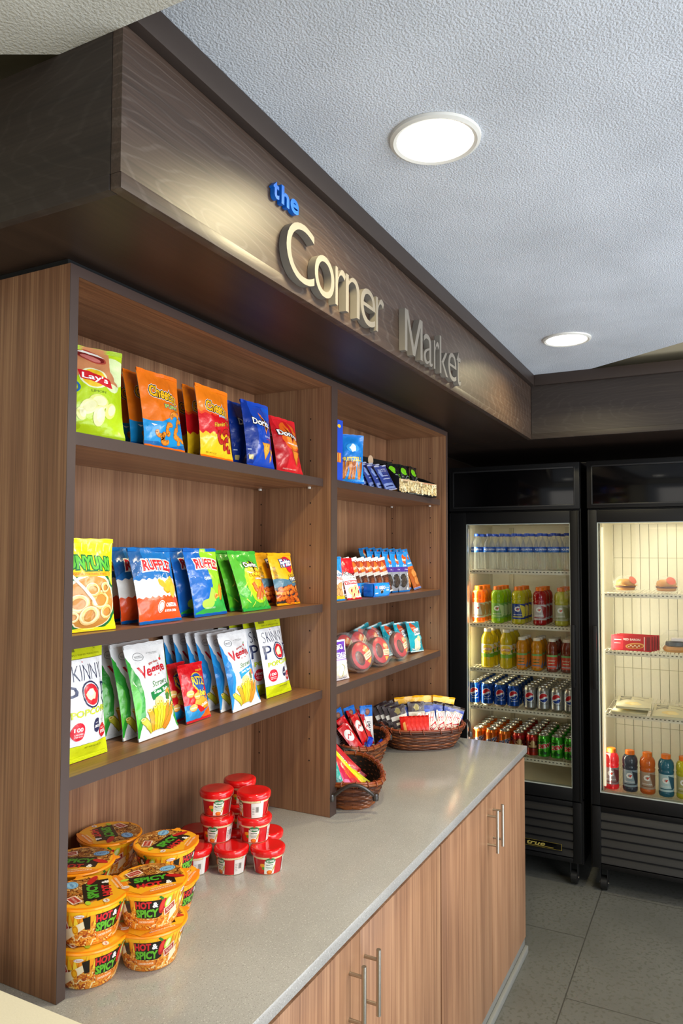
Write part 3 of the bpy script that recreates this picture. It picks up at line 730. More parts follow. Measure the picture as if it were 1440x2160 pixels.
def a_ritz(A):
    A.P([(0, 0), (1, 0), (1, .20), (.5, .13), (.3, .26), (.12, .30), (0, .30)], '1d8fd0').P([(.55, 0), (1, 0), (1, .2), (.7, .13)], 'e8681c')
    A.P([(.30, .30), (.45, .52), (.8, .46), (1, .30), (1, .20), (.7, .18)], 'efa02a')
    A.E(.60, .66, .30, .17, 'f2c02a', -.3).E(.60, .665, .265, .145, '1d57a8', -.3).P([(.45, .55), (.88, .5), (.75, .34)], '1d57a8')
    A.T('RITZ', .60, .675, .54, .15, 'f6d02e', .03, out=[('1a3c86', .07)], rot=-.12, arc=.05).T('bits', .70, .46, .34, .11, 'f6d02e', .04, out=[('1a3c86', .08)], rot=-.05)
    for x, y in ((.24, .24), (.42, .42), (.20, .48)): A.E(x, y, .12, .065, 'c8782a').E(x, y+.006, .11, .057, 'eeb25c').R(x-.09, y-.012, x+.09, y+.004, 'f7e6b8')
    A.T('CHEESE', .68, .265, .36, .05, 'ffffff', .03, rot=.15).T('MORE CHEESE', .78, .86, .3, .03, 'f6d02e', .02)
    A.R(0, .0, 1, .04, 'c01b28').star(.14, .80, .07, 'd8555c', 5, .6).star(.14, .80, .05, 'c41a24', 5, .6)

def bag_row(proto, spots, H, zs, labels, group, cat):
    for k, (sp_, lb) in enumerate(zip(spots, labels)):
        o = proto if k == 0 else dup(proto)
        x, y, lean, yaw = sp_; stand(o, x, y, zs, lean, H, yaw)
        tag(o, lb, cat, group)
Z1, Z2, Z3 = SH[0]
POS = ['front of its row', 'second from the front', 'third from the front', 'fourth from the front', 'fifth from the front', 'sixth from the front', 'seventh from the front']
def chips(name, W, H, T, base, art, z, spots, desc, where, back=None, seal=None, seed=1, cat='snack bag', **kw):
    """spots: the front bag first, then each bag behind it"""
    if len(spots) > 1: T = min(T, (spots[1][1]-spots[0][1])*.97)
    p = bag(name, W, H, T, base, art, back, seal, seed, **kw)
    n = len(spots)
    labels = [f'{desc} {where}' if n == 1 else f'{desc} {where}, {POS[k]}' for k in range(n)]
    bag_row(p, spots, H, z, labels, desc+'s', cat)
    return p
def rows(x, y, lean, yaw, n, dx=0, dy=.036, dl=0):
    return [(x+k*dx, y+k*dy, max(.004, lean-k*dl), yaw+(0, 2, -3, 3, -2, 2)[k]) for k in range(n)]
# top shelf
chips('chip_bag', .150, .194, .060, 'b6d41a', a_lays, Z1, rows(.118, .062, .024, -20, 1), 'lime green potato chip bag', 'at the left end of the top shelf', seed=2, seal='a9c618')
chips('chip_bag', .138, .186, .052, 'e87417', a_puffs, Z1, rows(.334, .052, .030, -1, 3, -.002, .040), 'orange and blue puff bag', 'on the top shelf', back='b9c49a', seed=3)
chips('chip_bag', .144, .188, .055, 'ee7d14', a_flamin, Z1, rows(.530, .050, .022, 2, 3, -.002, .040), 'orange, red and yellow puff bag', 'on the top shelf', back='9a949c', seed=4)
chips('chip_bag', .132, .188, .052, '1646b4', a_dorblue, Z1, rows(.732, .050, .026, -2, 2, -.004, .046), 'royal blue tortilla chip bag', 'on the top shelf', back='10327c', seed=5)
chips('chip_bag', .138, .172, .052, 'd3202a', a_dorred, Z1, rows(.893, .052, .034, -3, 2, -.012, .046), 'red tortilla chip bag', 'on the top shelf', back='6c6a74', seed=6)
# middle shelf
chips('chip_bag', .140, .190, .050, 'f3e411', a_funyun, Z2, rows(.116, .062, .016, -8, 1), 'yellow onion ring bag', 'at the left end of the middle shelf', seed=7, seal='f2e21a')
chips('chip_bag', .146, .176, .058, '1468b4', a_rufched, Z2, rows(.336, .058, .042, 1, 3, -.006, .050, .004), 'blue, white and orange chip bag', 'on the middle shelf', back='c9c6be', seed=8)
chips('chip_bag', .144, .176, .054, '1560b8', a_rufgreen, Z2, rows(.542, .072, .042, 3, 3, -.006, .044, .004), 'blue and lime chip bag', 'on the middle shelf', back='b4b6c0', seed=9)
chips('chip_bag', .140, .174, .052, '3fa835', a_dorgreen, Z2, rows(.742, .066, .058, 1, 3, -.004, .042, .004), 'green tortilla chip bag', 'on the middle shelf', back='8d9080', seed=10)
chips('chip_bag', .136, .164, .048, 'f0ae18', a_fritos, Z2, rows(.966, .098, .040, 0, 3, -.010, .046, .002), 'golden and grey corn twist bag', 'on the middle shelf', seed=12)
# bottom shelf
PB = 'popcorn bag'
chips('popcorn_bag', .128, .244, .050, 'dfe0e4', a_skinny, Z3, rows(.150, .096, .022, 2, 1), 'white and lime popcorn bag', 'at the left end of the bottom shelf', back='c4c6cc', seal='bcc417', seed=13, seal2='c9d316', cat=PB)
chips('veggie_straw_bag', .146, .220, .046, 'e6e7e8', a_vgreen, Z3, rows(.376, .094, .052, 3, 4, -.010, .040, .006), 'white and green veggie straw bag', 'on the bottom shelf', back='c6c8c6', seed=14)
chips('cracker_bag', .104, .146, .040, 'd3141f', a_ritz, Z3, rows(.542, .108, .034, 2, 2, -.022, .038), 'small red cracker bag', 'on the bottom shelf', back='8d8a88', seed=15)
chips('veggie_straw_bag', .156, .214, .046, 'e6e7ea', a_vblue, Z3, rows(.730, .088, .054, 5, 6, -.014, .0325, .006), 'white and blue veggie straw bag', 'on the bottom shelf', back='9a989a', seed=16)
chips('popcorn_bag', .148, .240, .050, 'dfe0e4', a_skinny, Z3, rows(.930, .108, .048, 2, 4, -.014, .046, .010), 'white and lime popcorn bag', 'by the divider', back='a9abb0', seal='bcc417', seed=17, seal2='c9d316', cat=PB)

# ---------------------------------------------------------------- right shelving unit
Y1, Y2, Y3 = SH[1]
def a_pretz(A):
    A.P([(0, 0), (1, 0), (1, .45), (.6, .52), (0, .40)], '2a8fd8')
    A.T('PRETZELS', .5, .48, .8, .09, 'f0d23c', .03, out=[('1c4a9a', .07)], rot=.05)
    g = random.Random(2)
    for k in range(9):
        x = .2+g.random()*.6; A.stroke([(x, .08), (x+g.uniform(-.15, .15), .44)], .009, 'a8541c').stroke([(x, .09), (x+g.uniform(-.1, .1), .42)], .006, 'd98a3c')
    A.E(.55, .72, .25, .09, '3fa2e6').blob(.55, .72, .12, 'e8f2fa', 3)
def a_jerky(A):
    A.R(.04, .05, .96, .95, '3d4f9c').R(.06, .07, .94, .28, '8fa2d8').T('LATTE', .5, .80, .62, .13, 'e4e8f6', .0)
    for k in range(4): A.R(.2, .62-k*.06, .82, .65-k*.06, 'c4cde8' if k % 2 else '27357c')
    A.blob(.22, .72, .12, '93a8e0', 3).R(.15, .15, .85, .19, '22306e')
def carton(name, W, D, H, faces, m, label, cat, group=None):
    """a closed card box, front towards -y; faces = {side: art function}"""
    mb = MB(); mb.box(-W/2, W/2, -D/2, D/2, 0, H, m, .0008)
    for side, fn in faces.items():
        f = {'front': lambda u, v: (-W/2+u*W, -D/2, v*H), 'left': lambda u, v: (-W/2, D/2-u*D, v*H), 'right': lambda u, v: (W/2, -D/2+u*D, v*H), 'top': lambda u, v: (-W/2+u*W, -D/2+v*D, H)}[side]
        w_, h_ = {'front': (W, H), 'left': (D, H), 'right': (D, H), 'top': (W, D)}[side]
        A = Art(w_, h_); fn(A); A.put(mb, Skin(f, 1, 1, w_, h_), matte, .0004)
    o = mb.build(name); tag(o, label, cat, group); return o
def a_pbox(A):
    A.R(0, 0, 1, 1, '1747c4').E(.78, .90, .10, .03, 'e8b81e').R(.1, .30, .9, .46, 'c8641e')
    for k in range(5): A.stroke([(.15+k*.17, .31), (.22+k*.15, .45)], .006, 'eab04a')
    A.R(.06, .66, .5, .665, '5a86e0').R(.06, .52, .5, .525, '5a86e0')
c_ = carton('snack_carton', .105, .052, .205, {'left': a_pbox, 'front': a_pbox}, matte('1747c4'), 'tall blue carton at the left of the right unit top shelf', 'carton')
place(c_, (1.160, .068, Y1+.0005), (0, 0, -.08))
p = bag('pretzel_bag', .110, .170, .05, '1c7fd6', a_pretz, None, None, 31)
tag(p, 'bright blue pretzel bag beside the tall blue carton', 'snack bag'); stand(p, 1.290, .050, Y1, .004, .17, -38)
for k in range(6):
    if k == 0: jb = bag('protein_packet', .132, .108, .012, '4255a4', a_jerky, 'b9b4b8', 'c8cade', 32, wr=.6)
    o = jb if k == 0 else dup(jb)
    stand(o, 1.660-k*.034, .052+k*.016, Y1, .046-k*.003, .108, 0, -9)
    o.location.z = Y1+.005
    tag(o, f'shiny indigo latte powder packet leaning on the right unit top shelf, {POS[k].replace("front of its row", "rightmost of six").replace("from the front", "from the right")}', 'packet', 'indigo latte packets')
# pistachio display box: open front tray with packets
pr = empty('pistachio_display_box', (1.900, .118, Y1)); tag(pr, 'black pistachio display box holding snack packets at the right end of the top shelf', 'display box')
BX = matte('0e0e0f')
def pist_art(A):
    A.R(0, 0, 1, .13, '0b0b0c').R(0, .88, 1, 1, 'd9b68c').R(0, .13, 1, .88, '8a7450')
    g = random.Random(4)
    for k in range(150):
        if k % 12 == 0: A.share(24)
        x = g.random(); y = .16+g.random()*.70; r_ = g.uniform(0, 3.1); A.E(x, y, .027, .13, ['e6d3a2', 'd9c08a', 'f0e2bc', 'c9ae78'][k % 4], r_, 8)
        A.E(x+.003, y+.006, .006, .09, ['6a5a2e', '7f7a34'][k % 2], r_, 6)
    A.hold = 0
    A.T('WONDERFUL', .78, .94, .3, .07, 'b8342a', .02).T('www.wonderfulpistachios.com', .42, .065, .4, .06, 'b8bcb0')
mb = MB(); Wb, Db = .33, .185
mb.box(-Wb/2, Wb/2, -Db/2, -Db/2+.002, .0006, .058, BX).box(-Wb/2, Wb/2, Db/2-.002, Db/2, .0006, .120, BX).box(-Wb/2, Wb/2, -Db/2, Db/2, .0006, .003, BX)
mb.prism([(-Db/2+.002, .0006), (Db/2-.002, .0006), (Db/2-.002, .118), (-.03, .112), (-Db/2+.002, .060)], -Wb/2, -Wb/2+.002, BX, Matrix(((0, 0, 1, 0), (1, 0, 0, 0), (0, 1, 0, 0), (0, 0, 0, 1))))
mb.prism([(-Db/2+.002, .0006), (Db/2-.002, .0006), (Db/2-.002, .118), (-.03, .085), (-Db/2+.002, .060)], Wb/2-.002, Wb/2, BX, Matrix(((0, 0, 1, 0), (1, 0, 0, 0), (0, 1, 0, 0), (0, 0, 0, 1))))
A = Art(Wb, .058); pist_art(A); A.put(mb, Skin(lambda u, v: (-Wb/2+u*Wb, -Db/2, .0006+v*.0574), 1, 1, Wb, .058), matte, .0003, .00003)
def side_art(A):
    A.R(0, .0, 1, .06, '0b0b0c').R(.0, .06, 1, .27, '6e4a2a').R(0, .27, 1, .32, 'c79a6a').T('PISTACHIOS', .55, .45, .6, .08, '3c7a2a', .02)
    for k in range(12): A.E(.06+k*.08, .12+(k % 3)*.05, .05, .04, 'b79a60', k, 8)
A = Art(Db-.03, .115); side_art(A); A.put(mb, Skin(lambda u, v: (-Wb/2, Db/2-u*(Db-.01)-.002, .0006+v*.10*(1 if u < .6 else 1-(u-.6))), 4, 2, Db, .115), matte, .0005, .00004)
mb.build('tray', pr, rot=(0, 0, -.12))
hb = MB(); hb.box(-.165, .10, .0935, .0955, .1205, .162, BX)
hb.build('header_card', pr, rot=(0, 0, -.12))
rs = MB(); n = 22; rs.prism([(math.cos(PI*i/n)*.022*(1 if i % 2 else .88)-.085, math.sin(PI*i/n)*.022*(1 if i % 2 else .88)+.152) for i in range(2*n)], -.0930, -.0915, matte('e8c6a4'), Matrix(((1, 0, 0, 0), (0, 0, -1, 0), (0, 1, 0, 0), (0, 0, 0, 1))))
rs.build('starburst_badge', pr, rot=(0, 0, -.12))
def a_pist(A):
    A.E(.30, .78, .22, .13, '7ed321').ring(.5, .38, .3, .26, .12, '8a9298').E(.46, .34, .2, .2, 'd9c79a')
    for k in range(6): A.E(.38+.05*(k % 4), .24+.05*(k//2), .05, .06, ['efe0b8', 'bfa66e'][k % 2], k, 8)
    A.T('PISTACHIOS', .82, .44, .62, .15, '7ed321', .02, rot=PI/2)
for k, (dx, dy, yw) in enumerate(((-.080, -.020, -14), (.005, -.035, -4), (.085, -.045, 4), (-.05, .030, -8))):
    o = bag('pistachio_packet', .092, .128, .030, '141618', a_pist, '2a2e30', '1c2022', 40+k) if k == 0 else dup(p0)
    if k == 0: p0 = o
    stand(o, 1.900+dx, .118+dy, Y1+.003, .018, .128, yw)
    tag(o, f'black and green pistachio packet inside the display box, {["leftmost", "middle", "rightmost", "rear"][k]}', 'packet', 'pistachio packets')

# shelf two: cookies, brownies
def a_knott(A):
    A.R(0, .66, 1, 1, 'd3202c').P([(0, .66), (.2, .72), (.55, .62), (1, .74), (1, .6), (0, .56)], 'd3202c').R(0, 0, 1, .56, 'f2eeea')
    A.P([(0, .56), (.2, .66), (.6, .56), (1, .62), (1, .5), (0, .5)], 'f2eeea')
    A.T("Knott's", .5, .60, .8, .11, '2a2a2a', .02, rot=-.08).R(.05, .35, .95, .44, 'c8202c').T('STRAWBERRY', .5, .395, .8, .055, 'ffffff', .02).T('SHORTBREAD', .5, .50, .7, .03, '4a4a4a')
    for x, y in ((.28, .2), (.56, .24), (.78, .16), (.45, .10)): A.E(x, y, .16, .09, 'e0b06a').E(x, y, .14, .08, 'f3d296').E(x, y, .045, .045, 'a8202a')
def a_gran(A):
    A.R(0, .62, 1, 1, '2d8fd0').R(0, 0, 1, .12, 'f0c01e').E(.5, .52, .5, .17, 'f2f0ea').T('Grandma', .5, .60, .9, .09, '1f6aa8', .02, rot=-.05).T('MINIS', .5, .5, .6, .07, 'c23a2a', .02)
    for i, (x, y) in enumerate(((.3, .3), (.65, .33), (.45, .2), (.75, .18), (.2, .18))): A.E(x, y, .18, .085, 'b87a3c').E(x, y, .15, .07, 'd9a468')
    burst(A, .35, .80, .2, ['f0922a'])
p = bag('cookie_bag', .095, .150, .03, 'f0ede8', a_gran, None, '2d8fd0', 51); stand(p, 1.212, .058, Y2, .02, .15, -8); tag(p, 'white and blue mini cookie bag with yellow base, left of the red cookie bag', 'snack bag')
p = bag('cookie_bag', .098, .150, .03, 'd3202c', a_knott, None, None, 52); stand(p, 1.326, .048, Y2, .045, .15, -4); tag(p, 'red and white strawberry cookie bag on the right unit middle shelf', 'snack bag')
def a_oreo(A):
    A.E(.5, .5, .55, .6, '1f8fe4').T('OREO', .5, .66, .40, .26, 'ffffff', .04, out=[('0d3f9a', .08)]).P([(.38, .5), (.62, .5), (.5, .16)], '15181c').E(.5, .36, .1, .14, 'e9e6e0').E(.5, .34, .09, .12, '17191c')
    A.R(.06, .60, .18, .8, 'e0607a').R(.06, .22, .24, .3, 'd0e6f8').R(.76, .4, .92, .5, 'cfe2f8').T('GOLDEN', .8, .62, .24, .08, 'e8f2fc')
def packbox(name, W, D, H, base, art, label, cat, group, seed=1):
    fr = lambda u, v: (-W/2+u*W, -D/2*(1-.18*abs(2*v-1)**3)-.001*math.sin(u*9), v*H)
    mb = MB(); sk = Skin(fr, 8, 6, W, H); sk.base(mb, film(base))
    mb.box(-W/2, W/2, -D/2*.80, D/2*.9, 0, H, film(base), .006)
    A = Art(W, H); art(A); A.put(mb, sk)
    o = mb.build(name); s1 = MB().box(-W/2-.010, -W/2+.002, -D/2*.6, D/2*.6, H*.5-.0008, H*.5+.0008, film(base)).box(W/2-.002, W/2+.010, -D/2*.6, D/2*.6, H*.5-.0008, H*.5+.0008, film(base)).build('end_seal', o)
    return tag(o, label, cat, group)
o = packbox('sandwich_cookie_pack', .128, .050, .050, '1a6fd6', a_oreo, 'bright blue sandwich cookie pack in front of the brownie wrappers', 'cookie pack', 'blue cookie packs'); place(o, (1.540, .062, Y2+.001), (0, 0, -.05))
o2 = dup(o); tag(o2, 'blue sandwich cookie pack behind the front blue pack', 'cookie pack', 'blue cookie packs'); place(o2, (1.505, .122, Y2+.001), (0, 0, .05))
def a_brown(A):
    A.R(0, .92, 1, 1, 'f0eeea').R(0, .60, 1, .92, 'a8381c').blob(.6, .72, .26, 'e8742c', 3).T("Mom's", .6, .73, .6, .10, 'fbe8d0', .02, rot=.1)
    A.R(0, .50, 1, .60, 'c9c3c0').blob(.6, .30, .26, '6a3420', 7).blob(.55, .28, .17, '8c4a2c', 8).R(.55, .14, .85, .17, 'f0c0b0')
for k in range(7):
    if k == 0: pb = bag('brownie_wrapper', .085, .140, .020, '4a241a', a_brown, '8a7f7e', 'efece8', 55)
    o = pb if k == 0 else dup(pb)
    stand(o, 1.690-k*.050, .082+k*.007, Y2, .030, .140, -8, -8)
    o.location.z = Y2+.007
    tag(o, f'brown and red brownie wrapper, {POS[k].replace("front of its row", "rightmost of its row").replace("from the front", "from the right")}', 'wrapped snack', 'brown brownie wrappers')
def a_ckb(A):
    A.R(0, .62, 1, 1, '1f86d0').R(0, .50, 1, .62, '4a2a8c').R(0, 0, 1, .04, '4a2a8c').blob(.62, .80, .22, 'd0521c', 2).T("Mom's", .62, .80, .42, .08, 'fbe0c0', .03).T('Cookies', .62, .655, .5, .05, 'ffffff', .02).T('n Creme', .62, .56, .34, .04, 'e6d8fa', .02)
    A.E(.35, .28, .30, .17, '2a2422').E(.4, .28, .22, .12, '3a302c')
    for k in range(6): A.E(.80, .44-k*.072, .06, .032, 'f2efe8')
    A.R(.66, .05, .70, .48, '8c93a4')
def a_cko(A):
    A.R(0, .66, 1, 1, '1f86d0').R(0, .56, 1, .68, '2d96dc').R(0, .50, 1, .56, 'd9641e').blob(.6, .84, .24, 'd0521c', 2).T("Mom's", .6, .84, .5, .07, 'fbe0c0', .03).T('Snickerdoodle', .55, .645, .8, .04, 'ffffff', .02)
    A.E(.58, .38, .34, .12, 'b8682c').E(.58, .38, .28, .095, 'd18a48').E(.62, .20, .34, .12, 'b8682c').E(.62, .20, .28, .095, 'cf8644').R(0, .0, 1, .05, 'b9a8c8')
for k in range(5):
    if k == 0: pb = bag('cookie_wrapper', .094, .168, .024, '8d919c', a_ckb, '2a4f96', '1f78c4', 57)
    o = pb if k == 0 else dup(pb)
    stand(o, 1.872-k*.052, .084+k*.010, Y2, .014, .168, -6+k, 0)
    tag(o, f'blue and purple cookie wrapper, {POS[k].replace("front of its row", "rightmost of its row").replace("from the front", "from the right")}', 'wrapped snack', 'blue and purple cookie wrappers')
for k in range(7):
    if k == 0: pb = bag('cookie_wrapper', .092, .186, .022, 'a8541e', a_cko, '4a3a30', '1f78c4', 58)
    o = pb if k == 0 else dup(pb)
    stand(o, 2.060-k*.048, .098+k*.013, Y2, .066-k*.003, .186, 0, -4)
    o.location.z = Y2+.0045
    tag(o, f'tall blue and orange cookie wrapper, {POS[k].replace("front of its row", "rightmost of its row").replace("from the front", "from the right")}', 'wrapped snack', 'blue and orange cookie wrappers')
# shelf three: pastries
CELLO = mat('ffffff', .12, alpha=.07, bump=.6, bscale=60, name='cellophane')
def a_texas(A):
    A.P([(.25, 1), (.95, .95), (.9, .62), (.1, .66)], '6a3ab4').T('BIG', .5, .83, .45, .13, 'ffffff', .04, out=[('4c2a92', .06)]).T('TEXAS', .5, .63, .8, .13, 'ffffff', .04, out=[('6a3ab4', .07)])
    A.R(.0, .5, 1, .53, 'a78ad0').blob(.5, .25, .26, 'f0e4c4', 4).blob(.5, .25, .18, 'f8f2e2', 5).stroke([(.5, .1), (.6, .3), (.5, .4)], .003, '8a8a3a').T('Cinnamon Roll', .5, .05, .7, .04, '3a3a44')
p = bag('pastry_bag', .105, .135, .045, 'eae4e0', a_texas, 'd9d6d8', 'dcd6dc', 61); stand(p, 1.262, .072, Y3, .02, .135, -10); tag(p, 'white pastry bag with purple lettering at the left of the right unit bottom shelf', 'pastry bag')
def danish(seed, c1='b8151f'):
    r = MB(); prof = [(.0001, -.021), (.040, -.019), (.051, -.010), (.0535, 0), (.0515, .0075), (.0490, .0108)]
    g = random.Random(seed)
    r.lathe([(a, b) for a, b in prof], mat('5a2818', .5, bump=.3), 28, capb=False, capt=False)
    base = mat(c1, .35, bump=.25, bscale=60)
    # printed disc: flat art mapped on a gently domed disc
    dsk = Skin(lambda u, v: ((u-.5)*.10, (v-.5)*.10, .0225-.011*min(1.3, ((2*u-1)**2+(2*v-1)**2))**2), 12, 12, .1, .1)
    A = Art(.1, .1); A.E(.5, .5, .49, .49, base, n=28)
    A.P([(.52, .88), (.80, .78), (.96, .5), (.62, .42), (.52, .6)], 'c9331f').blob(.70, .66, .14, 'e8964a', seed).T('CLOVER', .68, .68, .3, .08, 'f8e0b8', .03, rot=.2)
    A.P([(.50, .50), (.97, .58), (.97, .36), (.52, .28)], 'eedcae').T('Cheese', .72, .47, .32, .07, '7a3018', .02, rot=.12).T('Danish', .72, .38, .28, .05, '7a3018', .02, rot=.12)
    A.P([(.58, .24), (.88, .30), (.72, .10)], 'f0a41e').E(.30, .45, .18, .28, '4a2014', .2).E(.28, .46, .12, .2, '6a3420', .2)
    A.put(r, dsk)
    o = r.build('danish_pastry')
    w_ = MB(); n = 26; m = 14; vs = []; fs = []
    for j in range(m+1):
        ph = PI*j/m
        for i in range(n):
            th = 2*PI*i/n; rr = .060*math.sin(ph)**.6+.0001; k = 1+.13*noise.noise(Vector((math.cos(th)*3+seed, math.sin(th)*3, ph*3)))
            ear = .018*math.sin(ph)*(abs(math.cos(th))**8)
            vs.append(((rr*k+ear)*math.cos(th), (rr*k+ear)*math.sin(th), .026*math.cos(ph)*k+(.004*noise.noise(Vector((th*5, ph*6, seed))))))
    for j in range(m):
        for i in range(n): fs.append([j*n+i, (j+1)*n+i, (j+1)*n+(i+1) % n, j*n+(i+1) % n])
    w_.add(vs, fs, CELLO); w_.build('cellophane_wrap', o, angle=25)
    return o
for k, (x, y, yw, rl, nm) in enumerate(((1.432, .080, -20, 15, 'nearest the white pastry bag'), (1.600, .080, -14, -10, 'middle one of the front row'), (1.790, .078, -8, 5, 'beside the teal bags'), (1.440, .150, -12, 30, 'behind the leftmost one'), (1.560, .150, -16, 40, 'at the back of the group'), (1.665, .142, -8, 20, 'behind the middle one'))):
    if k in (0, 1): dn = danish(k+3)
    o = dn if k in (0, 1) else dup(dn)
    M = Matrix.Rotation(math.radians(yw), 4, 'Z') @ Matrix.Rotation(math.radians(74), 4, 'X') @ Matrix.Rotation(math.radians(rl), 4, 'Z')
    o.location = (x, y, Y3+.062+(.022 if k > 2 else 0)); o.rotation_euler = M.to_euler()
    tag(o, f'round red danish pastry in cellophane, {nm}', 'pastry', 'round danish pastries')
def a_teal(A):
    A.blob(.38, .78, .17, 'd8502a', 2).T('CLOVER', .38, .78, .26, .05, 'fbe6d0', .02).P([(.30, .72), (.82, .80), (.86, .58), (.30, .52)], 'eef4f4').T('Danish', .58, .655, .46, .11, '2a3a4a', .03, rot=.08).R(.60, .40, .92, .52, '5fc8d8')
    A.blob(.5, .24, .24, 'e8ecc0', 4).blob(.52, .24, .17, 'f4f2d6', 6).E(.55, .42, .10, .10, 'f2e8a0').T('Cheese', .24, .09, .3, .06, 'e4f4f8', .03)
for k in range(5):
    if k == 0: pb = bag('danish_bag', .150, .132, .034, '14a0b4', a_teal, '0f7f96', 'd9eef2', 65)
    o = pb if k == 0 else dup(pb)
    stand(o, 2.030-k*.060, .088+k*.030, Y3, .030, .132, 0, 4-3*k)
    o.location.z = Y3+.006
    tag(o, f'teal cheese danish bag, {POS[k].replace("front of its row", "rightmost in its row").replace("from the front", "from the right")}', 'pastry bag', 'teal danish bags')

# ---------------------------------------------------------------- noodle bowls
def noodle_texture(A, x0, y0, x1, y1, n, seed, cs=('c86a1e', 'ec9a34', 'f8bc4a', 'a84a18', 'f6dca0', 'e07a1e'), t=.0022):
    g = random.Random(seed)
    for k in range(n):
        if k % 30 == 0: A.share(30)
        x = g.uniform(x0, x1); y = g.uniform(y0, y1); a = g.uniform(0, 6.3); L = g.uniform(.010, .022)
        pts = [(x+(math.cos(a)*L*s+math.cos(a+1.57)*L*.35*math.sin(s*5))/A.W, y+(math.sin(a)*L*s+math.sin(a+1.57)*L*.35*math.sin(s*5))/A.H) for s in (-.5, -.25, 0, .25, .5)]
        A.stroke(pts, t*g.uniform(.7, 1.5), cs[k % len(cs)], False)
def hs_side(A):
    # wraps the whole bowl; two front panels
    A.R(0, .86, 1, 1, 'fdc01c').R(0, 0, 1, .5, 'e08c30')
    noodle_texture(A, 0, .02, 1, .55, 620, 9, t=.0026)
    A.hold = 0
    for q in range(3):
        o = q/3
        for k in range(12):
            x = o+.012+k*.027; A.P([(x, .58), (x+.013, .92+(k % 3)*.03), (x+.026, .58)], ['f7d33a', 'f6921e', 'f2c02a'][k % 3])
        A.P([(o+.200, .12), (o+.330, .62), (o+.333, .82), (o+.205, .42)], 'f3e4c0').E(o+.285, .86, .022, .05, 'e8ecec', .1).T('Nissin', o+.285, .86, .034, .045, 'c2202c', .02)
        A.P([(o+.022, .86), (o+.150, .86), (o+.158, .40), (o+.135, .33), (o+.030, .36)], '17120c')
        A.T('HOT', o+.064, .735, .078, .22, 'd4242c', .05, out=[('17120c', .05)]).T('&', o+.122, .73, .028, .16, 'ffffff', .04, out=[('17120c', .06)]).T('SPICY', o+.082, .49, .112, .25, '62b52c', .05, out=[('17120c', .05)])
        A.E(o+.158, .66, .017, .22, 'b81a1e', -.25).E(o+.155, .68, .009, .16, 'e03a30', -.25).stroke([(o+.158, .86), (o+.140, .96)], .0045, '2f7a24').E(o+.186, .74, .016, .17, 'b4d63a', -.4).E(o+.186, .74, .010, .12, 'e2efb0', -.4)
        A.P([(o+.165, .56), (o+.225, .72), (o+.232, .50), (o+.172, .34)], 'f0d8c0').P([(o+.170, .54), (o+.221, .68), (o+.227, .52), (o+.176, .38)], 'a83228').T('FULL FLAVOR', o+.198, .53, .040, .09, 'f6d8c8', .02, rot=.45)
        A.P([(o+.03, .32), (o+.125, .30), (o+.125, .15), (o+.03, .18)], 'e8842c').T('CHICKEN FLAVOR', o+.078, .24, .08, .06, 'fbe6c8', .03)
        A.E(o+.262, .48, .015, .14, 'f0b01a').ring(o+.262, .48, .012, .11, .2, 'c26a14').P([(o+.30, .80), (o+.333, .86), (o+.333, .50), (o+.31, .48)], '17120c')
def hs_lid(A):
    A.E(.5, .5, .497, .497, 'ff9a18', n=40).E(.5, .5, .470, .470, 'ffb824', n=40).E(.56, .58, .385, .385, 'b8742c', n=36)
    g = random.Random(4)
    for k in range(230):
        if k % 16 == 0: A.share(16)
        a = g.uniform(0, 6.3); r_ = .36*math.sqrt(g.random()); x = .56+r_*math.cos(a); y = .58+r_*math.sin(a); b = g.uniform(0, 6.3)
        A.stroke([(x, y), (x+.05*math.cos(b), y+.05*math.sin(b)), (x+.07*math.cos(b+.8), y+.07*math.sin(b+.8))], .0024, ['8a4a18', 'd9a050', 'e8c07a', '6a3412', 'c2803a'][k % 5])
    A.hold = 0
    A.P([(.0, .45), (.2, .42), (.9, .28), (.82, .12), (.5, .0), (.2, .1)], 'f6b01e').E(.5, .08, .30, .07, 'ef8a1a')
    A.P([(.16, .50), (.78, .36), (.74, .18), (.20, .32)], '17120c').P([(.2, .66), (.74, .54), (.76, .36), (.22, .46)], '17120c')
    A.T('HOT', .40, .30, .34, .13, 'd4242c', .05, rot=-.22).T('&', .66, .245, .09, .10, 'ffffff', .04, rot=-.22).T('SPICY', .48, .47, .46, .15, '46a82c', .05, out=[('17120c', .05)], rot=-.22)
    A.E(.80, .38, .05, .14, 'c21a1e', .9).E(.16, .62, .06, .035, 'b4d63a').E(.80, .66, .115, .085, '8fc4ea').ring(.80, .66, .10, .07, .12, '3a86c8').T('NEW', .80, .66, .13, .04, '2a6ab0', .02)
    A.P([(.22, .80), (.44, .84), (.46, .70), (.24, .66)], 'f0d8c8').P([(.24, .78), (.42, .82), (.44, .72), (.26, .68)], 'b23a2c').T('FULL FLAVOR', .34, .75, .15, .035, 'f6dccc', rot=.1)
    A.E(.10, .40, .055, .04, 'e8e8e0').T('Nissin', .10, .40, .08, .03, 'c2202c', .02).T('MICROWAVABLE', .52, .10, .36, .035, 'fbeacc', .02).T('CHICKEN FLAVOR', .52, .155, .30, .025, 'fbeacc', .02)
